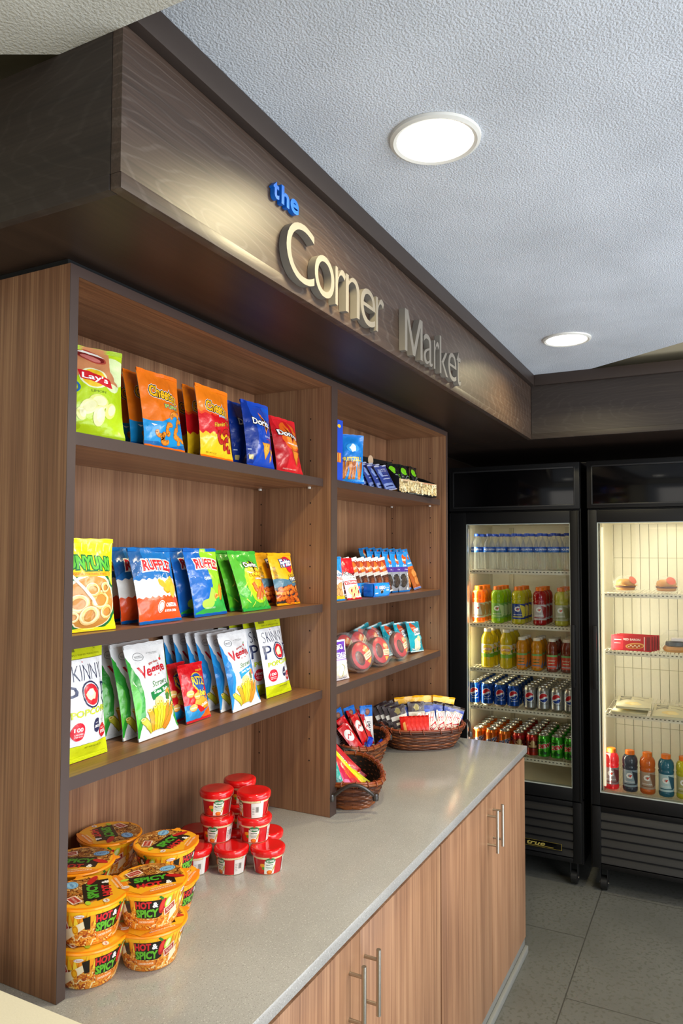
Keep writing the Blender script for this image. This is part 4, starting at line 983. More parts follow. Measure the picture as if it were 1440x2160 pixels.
def noodle_bowl():
    h, rb, rt = .073, .052, .0685
    rad = lambda v: rb+(rt-rb)*v**.9
    mb = MB(); mk = lambda c: mat(c, .33, coat=.25)
    sk = Skin(lambda u, v: (rad(v)*math.cos(u*2*PI), rad(v)*math.sin(u*2*PI), .002+v*(h-.002)), 54, 5, .40, .074); sk.base(mb, mk('fba624'))
    mb.lathe([(.0001, .003), (rb-.004, .003), (rb-.002, .0), (rb, .002)], mk('fba624'), 54, capb=False, capt=False)
    A = Art(.40, .074); hs_side(A); A.put(mb, sk, mk, .0003, .000016)
    o = mb.build('noodle_bowl')
    lb = MB(); lb.lathe([(rt, h-.001), (.0735, h), (.0745, h+.002), (.0735, h+.0045), (.071, h+.0052)], mk('ff9a10'), 54, capb=False, capt=False)
    lb.lathe([(.0735, h+.0045), (.0715, h+.0056), (.0001, h+.0056)], mk('ff9a10'), 54, capb=False, capt=False)
    # pull tab
    lb.prism([(.066, -.013), (.083, -.004), (.083, .004), (.066, .013)], h+.0040, h+.0050, mk('ff9a10'))
    R_ = .0725
    sq = Skin(lambda u, v: ((u-.5)*2*R_, (v-.5)*2*R_, h+.0056), 1, 1, 2*R_, 2*R_); A = Art(2*R_, 2*R_); hs_lid(A); A.put(lb, sq, mk, .0003, .00004)
    lb.build('foil_lid', o)
    return o
nb = noodle_bowl(); PITCH = .0796
STK = [((.199, -.044), 195, -28), ((.098, .022), 167, 62), ((.194, .152), 200, -48), ((.340, .209), 205, -112), ((.362, .057), 128, 20)]
SN = ['standing out in front', 'partly behind the left side panel', 'second from the front left', 'farthest back by the panel', 'nearest the red cups']
first = True
for (xy, rot_, lr), nm in zip(STK, SN):
    for lv in (0, 1):
        o = nb if first else dup(nb); first = False
        x, y = xy; x += (.004 if lv == 0 and nm[0] == 'n' else 0)
        face = math.atan2(-1.083-y, -.979-x)  # turned so that a printed panel looks out over the counter edge
        # panel centre sits at u=.09
        a = face+math.radians({195: 0, 167: 38, 200: 30, 205: -18, 128: 62}[rot_])-.10*2*PI
        place(o, (x, y, ZC+.0002+lv*PITCH), (0, 0, a))
        lid = [c for c in o.children][0]; lid.rotation_euler = (0, 0, math.radians(lr)-a+math.pi*0)
        tag(o, f'orange hot and spicy noodle bowl, {["lower", "upper"][lv]} of the stack {nm}', 'noodle bowl', 'hot and spicy noodle bowls')

# ---------------------------------------------------------------- red lidded pasta cups
def cup_side(A, name='Lasagna'):
    A.R(0, 0, 1, .80, 'c4161e').R(0, .80, 1, 1, 'ead9a6').T('MADE WITH REAL CHEESE', .48, .90, .16, .07, 'a8884a', .01)
    for o in (0, .5):
        A.R(o+.0, 0, o+.10, .80, 'ded7d2').R(o+.10, 0, o+.135, 1, 'e9e6e2')
        for k in range(14): A.R(o+.045+k*.0026, .30, o+.0462+k*.0026, .60, '55504e')
        for k in range(5): A.R(o+.01, .2+k*.09, o+.035, .225+k*.09, '8c8480')
        A.blob(o+.245, .34, .040, 'e0401c', 3).blob(o+.235, .22, .034, 'd8301c', 5).blob(o+.262, .48, .026, 'f2a02a', 4).blob(o+.270, .34, .018, '5a9a2c', 6)
        A.P([(o+.285, .72), (o+.40, .72), (o+.385, .04), (o+.275, .04)], 'e9ecdf').E(o+.345, .74, .052, .14, '2f7a44').T('BOYARDEE', o+.345, .72, .080, .11, 'f2f4ea', .03).E(o+.345, .88, .012, .05, 'c23a2a')
        A.T(name, o+.335, .52, .075, .10, '2a3a34', .03).R(o+.295, .38, o+.375, .41, '7f9a8c').R(o+.305, .31, o+.365, .34, '7f9a8c').E(o+.335, .13, .032, .11, 'd9601c').E(o+.34, .15, .02, .07, 'f08a2c').stroke([(o+.37, .2), (o+.395, .5)], .003, 'c9b04a')
def cup(name_txt):
    h, rb, rt = .050, .034, .0405; mk = lambda c: mat(c, .3, coat=.3)
    mb = MB(); sk = Skin(lambda u, v: ((rb+(rt-rb)*v)*math.cos(u*2*PI), (rb+(rt-rb)*v)*math.sin(u*2*PI), .0015+v*(h-.0015)), 40, 3, .24, .05); sk.base(mb, mk('c4161e'))
    mb.lathe([(.0001, .003), (rb-.003, .003), (rb-.001, 0), (rb, .0015)], mk('ead9a6'), 40, capb=False, capt=False)
    A = Art(.24, .05); cup_side(A, name_txt); A.put(mb, sk, mk, .0003, .00003); o = mb.build('pasta_cup')
    lid = MB().lathe([(.041, h-.002), (.0445, h-.003), (.0455, h), (.0458, h+.006), (.0452, h+.0105), (.0425, h+.0132), (.038, h+.0140), (.030, h+.0134), (.0001, h+.0132)], mat('dc1418', .16, coat=.6, bump=.04, bscale=40), 40, capb=False, capt=False)
    lid.build('snap_lid', o, angle=50); return o
CUPS = [((.658, -.030), 0, 0, 'front right of the bottom row'), ((.612, .052), 0, -55, 'front middle of the bottom row'), ((.565, .135), 0, -70, 'beside the noodle bowls in the bottom row'),
        ((.745, .030), 0, 40, 'behind the front right one in the bottom row'), ((.700, .112), 0, 0, 'at the rear centre of the bottom row'), ((.665, .205), 0, 0, 'at the rear left of the bottom row'),
        ((.674, .022), 1, -12, 'right of the middle tier'), ((.628, .110), 1, -28, 'left of the middle tier'), ((.738, .114), 1, 0, 'at the rear of the middle tier'),
        ((.671, .024), 2, -75, 'right of the top tier'), ((.637, .120), 2, 0, 'left of the top tier'), ((.741, .118), 2, 0, 'alone at the rear of the top tier')]
ca, cb = cup('Lasagna'), cup('Ravioli')
used = set()
for i, ((x, y), lv, off, nm) in enumerate(CUPS):
    src = cb if i in (1, 8, 10, 3) else ca
    o = src if src.name not in used else dup(src); used.add(src.name)
    face = math.atan2(-1.083-y, -.979-x)+math.radians(off+ -6)
    place(o, (x, y, ZC+.0002+lv*.0644), (0, 0, face-.30*2*PI))
    tag(o, f'red lidded pasta cup, {nm}', 'pasta cup', 'red lidded pasta cups')

# ---------------------------------------------------------------- wicker baskets of candy
WK = [mat('6e3a1c', .42, bump=.3, bscale=120, var=.3, coat=.2), mat('8a4a20', .42, bump=.3, bscale=120, var=.3, coat=.2), mat('4a2414', .45, bump=.3, bscale=120, var=.3)]
WR = mat('8c3f1e', .4, bump=.3, bscale=150, var=.25, coat=.3); WH = mat('2c2622', .35, coat=.4); WD = mat('1c0f0a', .7)
def basket(name, a, b, h, endrise, label, dark=False):
    """a, b: half length and half width at the rim; long axis along local x"""
    r = empty(name); tag(r, label, 'basket', 'wicker candy baskets')
    def pt(th, t, off=0):
        k = .74+.26*t**.8; rx = a*k+off; ry = b*k+off; c, s = math.cos(th), math.sin(th)
        e = 2/2.5; X = abs(c)**e*(1 if c > 0 else -1)*rx; Y = abs(s)**e*(1 if s > 0 else -1)*ry
        return Vector((X, Y, .004+t*(h+endrise*abs(c)**3)))
    body = MB(); N = 72; nr = 11; ns = 30
    for j in range(nr):
        t = j/nr*.95; g = random.Random(j+int(a*1000)); m = WK[(j+g.randrange(2)) % 3] if not dark else WK[[2, 0, 2, 1, 2][j % 5]]
        body.tube([pt(2*PI*i/N, t, .0022*math.cos(PI*ns*i/N+PI*j)) for i in range(N)], .0042*(h/.075)**.5, m, 6, closed=True)
    for i in range(ns):
        th = 2*PI*i/ns; body.tube([pt(th, q/6) for q in range(7)], .0024, WK[2], 5)
    # dark lining and base board
    vs = [pt(2*PI*i/N, t, -.005) for t in (0, .5, .97) for i in range(N)]
    body.add(vs, [[q*N+i, q*N+(i+1) % N, (q+1)*N+(i+1) % N, (q+1)*N+i] for q in range(2) for i in range(N)]+[list(range(N))], WD)
    body.build('woven_body', r)
    rim = MB()
    for off, dz in ((.003, 0), (-.003, .002), (0, .006)):
        rim.tube([pt(2*PI*i/N, 1, off)+Vector((0, 0, dz)) for i in range(N)], .0045, WK[1 if not dark else 2] if off else WR, 7, closed=True)
    for i in range(22):
        th = 2*PI*i/22+.05; c = pt(th, 1)+Vector((0, 0, .003)); n_ = Vector((math.cos(th), math.sin(th)*a/b, 0)).normalized(); tn = Vector((-n_.y, n_.x, 0))
        rim.tube([c+n_*.0095*math.cos(q*PI/5)+Vector((0, 0, .0105*math.sin(q*PI/5)))+tn*.004*(q/9-.5) for q in range(10)], .0018, WR, 5, closed=True)
    rim.build('rim', r)
    for s in (-1, 1):
        hb = MB(); c = pt(0 if s > 0 else PI, .98); n = 12
        pts = [Vector((c.x+s*(.014+.012*math.sin(PI*q/n)), (q/n-.5)*b*1.25, c.z-.030+.042*math.sin(PI*q/n))) for q in range(n+1)]
        hb.tube(pts, [.0058 if 0 < q < n else .0045 for q in range(n+1)], WH, 8)
        for q in (0, n): hb.lathe([(.0001, -.012), (.009, -.010), (.0105, 0), (.008, .011), (.0001, .013)], WH, 10, c=pts[q])
        hb.build('handle', r)
    return r
BK = [((1.272, .038), 30, .182, .110, .074, .012, 'oval wicker basket nearest the divider, filled with bright fruit candy'),
      ((1.634, .176), 2, .165, .092, .078, .016, 'wicker basket at the back against the panel, filled with chocolate bars'),
      ((1.990, .050), -52, .178, .100, .074, .010, 'dark wicker basket at the far end of the counter, filled with candy bars')]
for i, ((x, y), yw, a, b, h, e, lb) in enumerate(BK):
    place(basket('wicker_basket', a, b, h, e, lb, i == 2), (x, y, ZC), (0, 0, math.radians(yw)))

def flow(base, art, W, H, T, back=None, seal=None, seed=1, name='candy_bar'):
    return bag(name, W, H, T, base, art, back, seal, seed, nu=8, nv=12, wr=.7)
def put_bar(o, bi, lx, ly, lz, yaw, lean, roll, label, group, cat='candy'):
    """lx along the basket's long axis, ly across, both in basket space; yaw is world yaw of the printed face"""
    (x, y), yw = BK[bi][0], math.radians(BK[bi][1])
    X = x+lx*math.cos(yw)-ly*math.sin(yw); Y = y+lx*math.sin(yw)+ly*math.cos(yw)
    M = Matrix.Rotation(math.radians(yaw), 4, 'Z') @ Matrix.Rotation(-math.radians(lean), 4, 'X') @ Matrix.Rotation(math.radians(roll), 4, 'Y')
    o.location = (X, Y, ZC+lz); o.rotation_euler = M.to_euler(); tag(o, label, cat, group)
# basket at the far end
def a_yel(A): A.R(.1, .56, .9, .66, '6a3418').E(.5, .3, .2, .16, '8a4a1c')
def a_blu(A): A.R(0, .90, 1, 1, '3a2a22').blob(.5, .6, .3, '2a5ad8', 4).E(.2, .7, .05, .04, 'dfe6f4').E(.7, .4, .08, .05, 'dfe6f4')
def a_brn(A): A.R(0, .60, 1, .72, 'e6dfd0').R(0, .3, 1, .38, 'b8b09a').R(.2, .46, .8, .53, 'e8e0d0').blob(.5, .85, .18, '9a8a4a', 3)
def a_twx(A):
    A.R(0, 0, 1, .2, 'd9c48a').P([(0, .1), (1, .3), (1, .7), (0, .5)], 'e8e0d4').P([(.08, .30), (.92, .46), (.92, .66), (.08, .50)], 'c01f2e').T('TWIX', .5, .48, .8, .12, 'f6e9da', .06, rot=.35).E(.5, .80, .34, .11, 'e8e4de').stroke([(.3, .78), (.45, .83), (.6, .77), (.7, .82)], .003, 'b8202c')
    for k in range(4): A.stroke([(.1+k*.2, .66), (.3+k*.2, .95)], .002, 'c23a34')
def a_red(A): A.P([(.3, 0), (.7, 0), (.45, .8), (.25, .75)], 'f0a85a').R(0, 0, .08, 1, 'b0101a')
yel = flow('f0b41a', a_yel, .105, .150, .02, None, None, 71, 'candy_bag'); blu = flow('1c3a9c', a_blu, .095, .130, .016, None, '3a2a22', 72, 'candy_bag')
brn = flow('3a2a2c', a_brn, .075, .150, .014, '8a8680', None, 73); twx = flow('efe6da', a_twx, .040, .120, .014, 'cfc2a0', 'd8d0c4', 74); red = flow('e02418', a_red, .050, .105, .012, 'd01a14', None, 75)
def multi(proto, lst, bi, desc, group, names):
    for k, (v, nm) in enumerate(zip(lst, names)):
        o = proto if k == 0 else dup(proto); put_bar(o, bi, *v, f'{desc}, {nm}', group)
LR = lambda n: [ORD[k]+' from the left' for k in range(n)]
multi(yel, [(-.045, .045, .048, -55, 8, -4), (.030, .048, .050, -50, 8, 2), (.095, .040, .046, -46, 8, 10)], 2, 'yellow candy bag at the back of the far basket', 'yellow candy bags', LR(3))
multi(blu, [(-.035, .020, .044, -52, 10, -2), (.025, .022, .046, -50, 10, 3), (.085, .018, .044, -50, 12, 12), (.120, .0, .036, -48, 14, 18)], 2, 'royal blue candy bag in the far basket', 'royal blue candy bags', LR(4))
multi(brn, [(-.120, .030, .036, -58, 14, -24), (-.105, .018, .038, -56, 14, -20), (-.090, .002, .034, -54, 16, -17), (-.075, -.015, .028, -54, 18, -14), (-.02, -.004, .035, -52, 14, 0)], 2, 'dark brown and silver chocolate bar in the far basket', 'dark chocolate bars', ['leftmost', 'second from the left', 'third from the left', 'fourth from the left', 'behind the red bars'])
multi(red, [(-.078+k*.019, -.048, .030, -74, 16, -8) for k in range(5)], 2, 'red wrapped candy bar at the front of the far basket', 'red candy bars', LR(5))
multi(twx, [(.018, -.040, .030, -52, 16, -14), (.048, -.040, .030, -50, 15, -8), (.072, -.036, .028, -48, 14, 4), (.094, -.036, .028, -46, 16, 16), (.115, -.030, .028, -46, 16, 26)], 2, 'white and red caramel bar in the far basket', 'white and red bars', LR(5))
# back basket
def a_chunk(A):
    A.R(0, .74, 1, 1, '1f70cc').blob(.6, .82, .22, '7a4a34', 5).blob(.6, .84, .14, 'a87058', 6).T('drink!', .58, .38, .72, .55*.5, '3a2428', .02, rot=PI/2) if False else None
    A.R(0, .74, 1, 1, '1f70cc').blob(.58, .84, .20, '7a4a34', 5).blob(.58, .85, .13, 'a87058', 6)
    A.T('chunk!', .56, .37, 1.35, .115, '4a2c30', .02, rot=PI/2)
def a_kit(A): A.R(0, 0, 1, .58, 'ece6e2').blob(.5, .78, .32, 'e0603a', 4).blob(.5, .76, .2, 'f0b080', 6).T('chunk!', .52, .30, 1.2, .11, '4a2c30', .02, rot=PI/2)
def a_kt2(A): A.E(.5, .6, .4, .2, 'f4efe8', .2).stroke([(.25, .55), (.45, .64), (.6, .57), (.78, .65)], .005, 'd2141e').R(0, 0, 1, .12, 'b8101a')
chk = flow('e9e7e3', a_chunk, .062, .165, .016, 'c8ccd4', '1f70cc', 76); kit = flow('cf2018', a_kit, .058, .150, .016, 'c6c6c8', 'cf2018', 77); kt2 = flow('d4151e', a_kt2, .05, .120, .016, 'b01018', None, 78)
multi(chk, [(.098, .004, .036, -30, 10, 2), (.050, .028, .044, -20, 12, -8), (-.010, .045, .046, -22, 12, -14), (-.055, .045, .050, -22, 12, -18)], 1, 'white and blue chocolate bar in the back basket', 'white and blue bars', ['rightmost and facing out', 'second from the right', 'third from the right', 'leftmost'])
multi(kit, [(.040, -.024, .028, -26, 16, -24), (.016, -.018, .030, -28, 18, -26), (-.010, -.012, .032, -30, 20, -28)], 1, 'red and white chocolate bar in the back basket', 'red and white bars', ['front one', 'middle one', 'rear one'])
multi(kt2, [(-.075+k*.020, -.035+(k % 3)*.024, .068+(k % 2)*.014, -30+k*7, 26, -28+k*7) for k in range(8)], 1, 'small bright red candy bar tucked in the back basket', 'bright red bars', LR(8))
bl2 = flow('1b3fc0', None, .022, .07, .012, None, None, 79, 'wrapped_candy')
multi(bl2, [(-.060, -.060, .070, -30, 50, 40), (-.020, -.064, .066, -30, 55, -30), (.012, -.062, .060, -30, 60, 60)], 1, 'small blue twist wrapped candy at the front of the back basket', 'blue twist candies', ['left one', 'middle one', 'right one'])
# nearest basket
def cnd(c2, c3, word, wc):
    def f(A):
        A.P([(0, .0), (.55, .0), (.75, .45), (.5, .7), (0, .6)], c2).blob(.7, .22, .2, c3, 3).blob(.3, .8, .15, c3, 5).stroke([(.48, .25), (.56, .34), (.46, .42), (.57, .52), (.47, .62), (.55, .72)], .006, wc)
        if word: A.T(word, .5, .5, 1.6, .16, wc, .04, out=[('3a1a2a', .05)], rot=PI/2)
    return f
CN = [('f2df1a', 'e8a01a', 'd8c010', '', '2a8ac0', (-.056, -.026, .040, -56, 32, -40)), ('14a098', 'f0a81e', '0f7a80', '', 'f0e030', (-.108, .046, .040, -60, 30, -18)),
      ('c81848', 'e04a86', 'f07ab0', '', 'f6e0f0', (-.100, .004, .036, -58, 34, -34)), ('e0381c', 'f0741e', 'c82020', '', 'f8d03a', (-.078, -.022, .036, -56, 34, -40)),
      ('b8141e', 'd83a6a', 'e8302a', 'Twizzlers', 'ffffff', (-.002, -.016, .066, -54, 24, -42)), ('ec2a9a', 'e01a80', 'f05ab0', '', 'ffe0f4', (.020, .030, .070, -52, 22, -26)),
      ('e8821a', 'c8401a', 'f0b02a', '', 'fff0c0', (-.050, .058, .066, -58, 22, -24)), ('d8301c', 'a81818', 'f0902a', '', 'fff0c0', (-.080, .075, .060, -60, 24, -14)),
      ('f0b81c', 'd8501c', 'e8301c', '', 'c01a1a', (-.030, .040, .070, -56, 22, -30)), ('d81c2a', 'a8101c', 'f04a3a', '', 'ffffff', (.000, .070, .080, -56, 18, -12)),
      ('8a1a2a', 'c83a4a', 'e86a3a', '', 'ffffff', (.010, -.040, .040, -52, 30, -46)), ('c8c81c', '2a9a4a', 'd8e02a', '', 'ffffff', (-.030, -.048, .032, -52, 36, -46))]
CD = ['yellow', 'teal', 'magenta', 'orange red', 'dark red', 'hot pink', 'orange', 'red orange', 'golden', 'scarlet', 'maroon', 'olive green']
for k, (c1, c2, c3, wd, wc, v) in enumerate(CN):
    o = flow(c1, cnd(c2, c3, wd, wc), .064, .160, .026, None, None, 80+k, 'candy_bag'); put_bar(o, 0, *v, f'{CD[k]} fruit candy bag in the basket nearest the divider', 'fruit candy bags')

# ---------------------------------------------------------------- glass door coolers
XF, XB, XO = 2.885, 3.47, 3.55
GLASS = bpy.data.materials.new('door_glass'); GLASS.use_nodes = True
_n = GLASS.node_tree; _n.nodes.clear(); _o = _n.nodes.new('ShaderNodeOutputMaterial'); _t = _n.nodes.new('ShaderNodeBsdfTransparent'); _t.inputs[0].default_value = (.93, .96, .94, 1)
_g = _n.nodes.new('ShaderNodeBsdfGlossy'); _g.inputs['Roughness'].default_value = .02; _m = _n.nodes.new('ShaderNodeMixShader'); _f = _n.nodes.new('ShaderNodeFresnel'); _f.inputs[0].default_value = 1.45
_n.links.new(_f.outputs[0], _m.inputs[0]); _n.links.new(_t.outputs[0], _m.inputs[1]); _n.links.new(_g.outputs[0], _m.inputs[2]); _n.links.new(_m.outputs[0], _o.inputs[0])
SHW = mat('e6e0cc', .4, name='shelf_wire_white')
def cooler(y0, y1, g0, g1, iy0, iy1, shelves, ribs, label, hinge_left):
    """y0..y1 outer (y1 is the left side in the photograph), g0..g1 the glass"""
    cy = (y0+y1)/2; cx = (XF+XO)/2; r = empty('glass_door_cooler', (cx, cy, 0)); tag(r, label, 'cooler', 'black glass door coolers')
    def B(mb, x0, x1, a, b, z0, z1, m, bev=0): return mb.box(x0-cx, x1-cx, a-cy, b-cy, z0, z1, m, bev)
    sh = MB()
    for a, b in ((y0, iy0-.004), (iy1+.004, y1)): B(sh, XF+.046, XO, a, b, .44, 2.157, BLACKP)
    B(sh, XB+.006, XO, iy0-.003, iy1+.003, .44, 2.157, BLACKP); B(sh, XF+.046, XB+.006, iy0-.003, iy1+.003, 1.86, 2.157, BLACKP); B(sh, XF+.046, XB+.006, iy0-.003, iy1+.003, .435, .470, BLACKP)
    B(sh, XF+.03, XO, y0, y1, .12, .4345, BLACKP)
    sh.build('cabinet_shell', r)
    ln = MB()
    for a, b in ((iy0-.0035, iy0), (iy1, iy1+.0035)): B(ln, XF+.047, XB, a, b, .471, 1.859, CREAMP)
    B(ln, XF+.047, XB, iy0, iy1, 1.852, 1.859, CREAMP); B(ln, XF+.047, XB, iy0, iy1, .471, .478, CREAMP)
    if ribs:
        n = int((iy1-iy0)/.046)
        for k in range(n):
            a = iy0+(iy1-iy0)*k/n; B(ln, XB-.006, XB, a+.0012, a+(iy1-iy0)/n-.0012, .478, 1.852, CREAMP, .001)
        B(ln, XB, XB+.003, iy0, iy1, .478, 1.852, mat('b0aa8c', .6))
        for z in (.72, 1.04, 1.66): B(ln, XB-.0068, XB-.006, iy0, iy1, z, z+.003, mat('b9b394', .6))
    else:
        B(ln, XB, XB+.004, iy0, iy1, .478, 1.852, CREAMP)
        for yy in (iy0+.12, iy1-.12): B(ln, XB-.010, XB, yy-.012, yy+.012, .49, 1.84, mat('bdb79f', .4, metal=.3))
    for yy in (iy0, iy1):
        for xx in (XF+.10, XB-.06): B(ln, xx, xx+.018, *((yy, yy+.003) if yy == iy0 else (yy-.003, yy)), .49, 1.84, mat('d9d3bd', .4))
    ln.build('liner', r)
    hd = MB(); B(hd, XF+.012, XF+.045, y0, y1, 1.915, 2.157, BLACKP, .004); B(hd, XF+.010, XF+.0125, y0+.028, y1-.028, 1.937, 2.128, BLACKG, .001)
    for a, b, z0, z1 in ((y0+.024, y1-.024, 2.126, 2.134), (y0+.024, y1-.024, 1.931, 1.938), (y0+.022, y0+.029, 1.931, 2.134), (y1-.029, y1-.022, 1.931, 2.134)): B(hd, XF+.006, XF+.0105, a, b, z0, z1, mat('1c1c1d', .35), .001)
    hd.build('sign_header', r)
    # door
    dr = MB(); dz0, dz1 = .438, 1.905
    for a, b, z0, z1 in ((y0+.004, g0, dz0, dz1), (g1, y1-.004, dz0, dz1), (g0, g1, dz0, .4996), (g0, g1, 1.8427, dz1)): B(dr, XF, XF+.040, a, b, z0, z1, BLACKP, .0022)
    for a, b, z0, z1 in ((y0+.006, y0+.012, dz0, dz1), (y1-.012, y1-.006, dz0, dz1)): B(dr, XF-.004, XF+.001, a, b, z0, z1, BLACKP, .001)
    door = dr.build('door', r)
    gk = MB()
    for a, b, z0, z1 in ((g0, g0+.004, .4996, 1.8427), (g1-.004, g1, .4996, 1.8427), (g0+.004, g1-.004, .4996, .5036), (g0+.004, g1-.004, 1.8387, 1.8427)): B(gk, XF+.004, XF+.032, a, b, z0, z1, mat('9aa09a', .35))
    gk.build('pane_spacer', door)
    gm = MB(); gm.add([Vector((XF+.010-cx, y-cy, z)) for y, z in ((g0+.004, .5036), (g1-.004, .5036), (g1-.004, 1.8387), (g0+.004, 1.8387))], [[3, 2, 1, 0]], GLASS); gm.build('glass_pane', door)
    hy = (y0+.035) if hinge_left else (y1-.035)
    hm = MB(); B(hm, XF-.030, XF-.018, hy-.010, hy+.010, 1.010, 1.325, BLACKP, .004)
    for z in (1.03, 1.29): B(hm, XF-.019, XF, hy-.008, hy+.008, z, z+.018, BLACKP, .002)
    hm.build('handle', door)
    gr = MB(); B(gr, XF+.008, XF+.030, y0+.008, y0+.050, .128, .430, BLACKP, .003); B(gr, XF+.008, XF+.030, y1-.050, y1-.008, .128, .430, BLACKP, .003)
    B(gr, XF+.008, XF+.030, y0+.0505, y1-.0505, .128, .150, BLACKP, .002); B(gr, XF+.008, XF+.030, y0+.0505, y1-.0505, .408, .430, BLACKP, .002)
    for k in range(6):
        z = .156+k*.042; gr.prism([(XF+.006-cx, z), (XF+.008-cx, z+.006), (XF+.028-cx, z+.040), (XF+.028-cx, z+.030)], y0+.0505-cy, y1-.0505-cy, mat('111113', .4), Matrix(((1, 0, 0, 0), (0, 0, 1, 0), (0, 1, 0, 0), (0, 0, 0, 1))))
    gr.build('louvred_grille', r)
    for yy in (y0+.055, y1-.055):
        for xx in (XF+.075, XO-.08):
            cm = MB(); cm.tube([(xx-cx, yy-.0150-cy, .036), (xx-cx, yy+.0150-cy, .036)], .034, mat('131313', .45), 20); B(cm, xx-.022, xx+.022, yy-.019, yy-.0155, .03, .117, mat('1a1a1b', .4)); B(cm, xx-.022, xx+.022, yy+.0155, yy+.019, .03, .117, mat('1a1a1b', .4)); B(cm, xx-.03, xx+.03, yy-.024, yy+.024, .1125, .1195, mat('1a1a1b', .4))
            cm.tube([(xx-cx, yy-.022-cy, .036), (xx-cx, yy+.022-cy, .036)], .006, STEEL, 10); cm.build('caster', r)
    for z in shelves:
        w_ = MB(); B(w_, XF+.068, XF+.0705, iy0+.006, iy1-.006, z-.020, z-.001, SHW); B(w_, XF+.068, XF+.078, iy0+.006, iy1-.006, z-.0225, z-.020, SHW)
        n = int((iy1-iy0)/.0195)
        for k in range(n+1):
            yy = iy0+.010+(iy1-iy0-.020)*k/n
            w_.tube([(XF+.0665-cx, yy-cy, z-.008), (XF+.068-cx, yy-cy, z-.002), (XB-.02-cx, yy-cy, z-.002)], .0019, SHW, 5)
            w_.add([Vector((XF+.0678-cx, yy-cy+q, z+e)) for q, e in ((.0035, -.013), (.0035, -.008), (.0125, -.008), (.0125, -.013))], [[0, 1, 2, 3]], mat('6c6856', .7))
        for xx in (XF+.20, XB-.12): w_.tube([(xx-cx, iy0+.006-cy, z-.0055), (xx-cx, iy1-.006-cy, z-.0055)], .0026, SHW, 6)
        w_.build('wire_shelf', r)
    lm = MB(); B(lm, XF+.052, XF+.066, iy1-.0125, iy1-.003, .52, 1.82, mat('f4ecd0', .4, emit=.5)); lm.build('lamp_tube', r)
    return r
c1 = cooler(-.4625, .235, -.4139, .1356, -.420, .152, (1.595, 1.303, 1.060, .855, .608), False, 'narrower black glass door cooler full of drinks beside the counter', True)
c2 = cooler(-1.30, -.4968, -1.235, -.5463, -1.26, -.556, (1.487, 1.196, .884, .497), True, 'wider black glass door cooler, mostly empty, at the right', False)
# badge on the first grille
bd = MB(); bd.box(-.006, -.0035, -.105, .105, -.016, .016, BLACKG, .001)
A = Art(.21, .032); A.R(0, 0, 1, .03, 'c9b04a').R(0, .97, 1, 1, 'c9b04a').R(0, 0, .008, 1, 'c9b04a').R(.992, 0, 1, 1, 'c9b04a').T('true', .38, .55, .44, .55, 'd8c46a', .02, shear=.3).R(.18, .16, .80, .24, 'b8a04a')
A.put(bd, Skin(lambda u, v: (-.0062, .105-u*.21, -.016+v*.032), 1, 1, .21, .032), lambda c: mat(c, .35, metal=.6), .0003)
_b = bd.build('brand_badge', c1); _b.location = (XF-(XF+XO)/2, -.255-(-.4625+.235)/2, .200)

# ---------------------------------------------------------------- drinks
TAP = {'soda': [(.0001, .006), (.024, .003), (.0255, .0), (.028, .004), (.0325, .012)]}
ALU = mat('c9c6bd', .28, metal=.95)
def can(base, art, slim=False, metal=.55):
    R_ = .0331; H = .1225; mk = lambda c: mat(c, .26, metal=metal if c == base else min(metal, .35), coat=.4)
    mb = MB(); mb.lathe([(.0001, .006), (.022, .004), (.0245, 0), (.0265, .002), (.0325, .011)], ALU, 28, capb=False, capt=False)
    pr = [(R_-.0006, .011), (R_, .014), (R_, .104), (R_-.002, .108), (.0275, .1165)]
    z0, z1 = .014, .104
    mb.lathe(pr[:2], mk(base), 28, capb=False, capt=False); mb.lathe(pr[2:], mk(base), 28, capb=False, capt=False)
    sk = Skin(lambda u, v: (R_*math.cos(u*2*PI), R_*math.sin(u*2*PI), z0+v*(z1-z0)), 28, 1, 2*PI*R_, z1-z0); sk.base(mb, mk(base))
    if art: A = Art(2*PI*R_, z1-z0); art(A); A.put(mb, sk, mk, .0003, .00003)
    o = mb.build('soda_can')
    ld = MB(); ld.lathe([(.0272, .1165), (.0278, .1195), (.0268, .1215), (.0255, .1210), (.0248, .1165), (.0001, .1168)], ALU, 28, capb=False, capt=False)
    ld.prism([(.0, -.005), (.012, -.004), (.014, 0), (.012, .004), (0, .005), (-.008, .006), (-.010, 0), (-.008, -.006)], .1175, .1187, ALU); ld.build('lid', o)
    return o
def globe(A, cx, cy, r):
    W, H = A.W, A.H; k = W/H
    A.E(cx, cy, r, r*k, 'f4f4f6', n=22)
    A.P([(cx+r*.9*math.cos(a), cy+r*.9*k*math.sin(a)) for a in [PI*.12+i*PI*.98/12 for i in range(13)]]+[(cx-.35*r, cy-.15*r*k), (cx+.15*r, cy+.22*r*k)], 'd4252c')
    A.P([(cx+r*.9*math.cos(a), cy+r*.9*k*math.sin(a)) for a in [-PI*.84+i*PI*.80/12 for i in range(13)]]+[(cx+.45*r, cy-.05*r*k), (cx-.10*r, cy-.42*r*k)], '1c3f98')
def a_pepsi(A): globe(A, .5, .62, .115); A.T('pepsi', .53, .26, .18, .10, 'e8eefa', .02); globe(A, .0, .6, .11); A.R(.74, .1, .86, .8, '1a56b4').R(.76, .5, .84, .7, 'e6ecf6')
def a_diet(A): globe(A, .5, .62, .12); A.T('diet pepsi', .53, .27, .18, .08, '3a4a70', .0); A.R(.70, .1, .90, .85, '9a9da2').R(.72, .15, .74, .8, '55585e').R(.78, .15, .80, .8, '55585e')
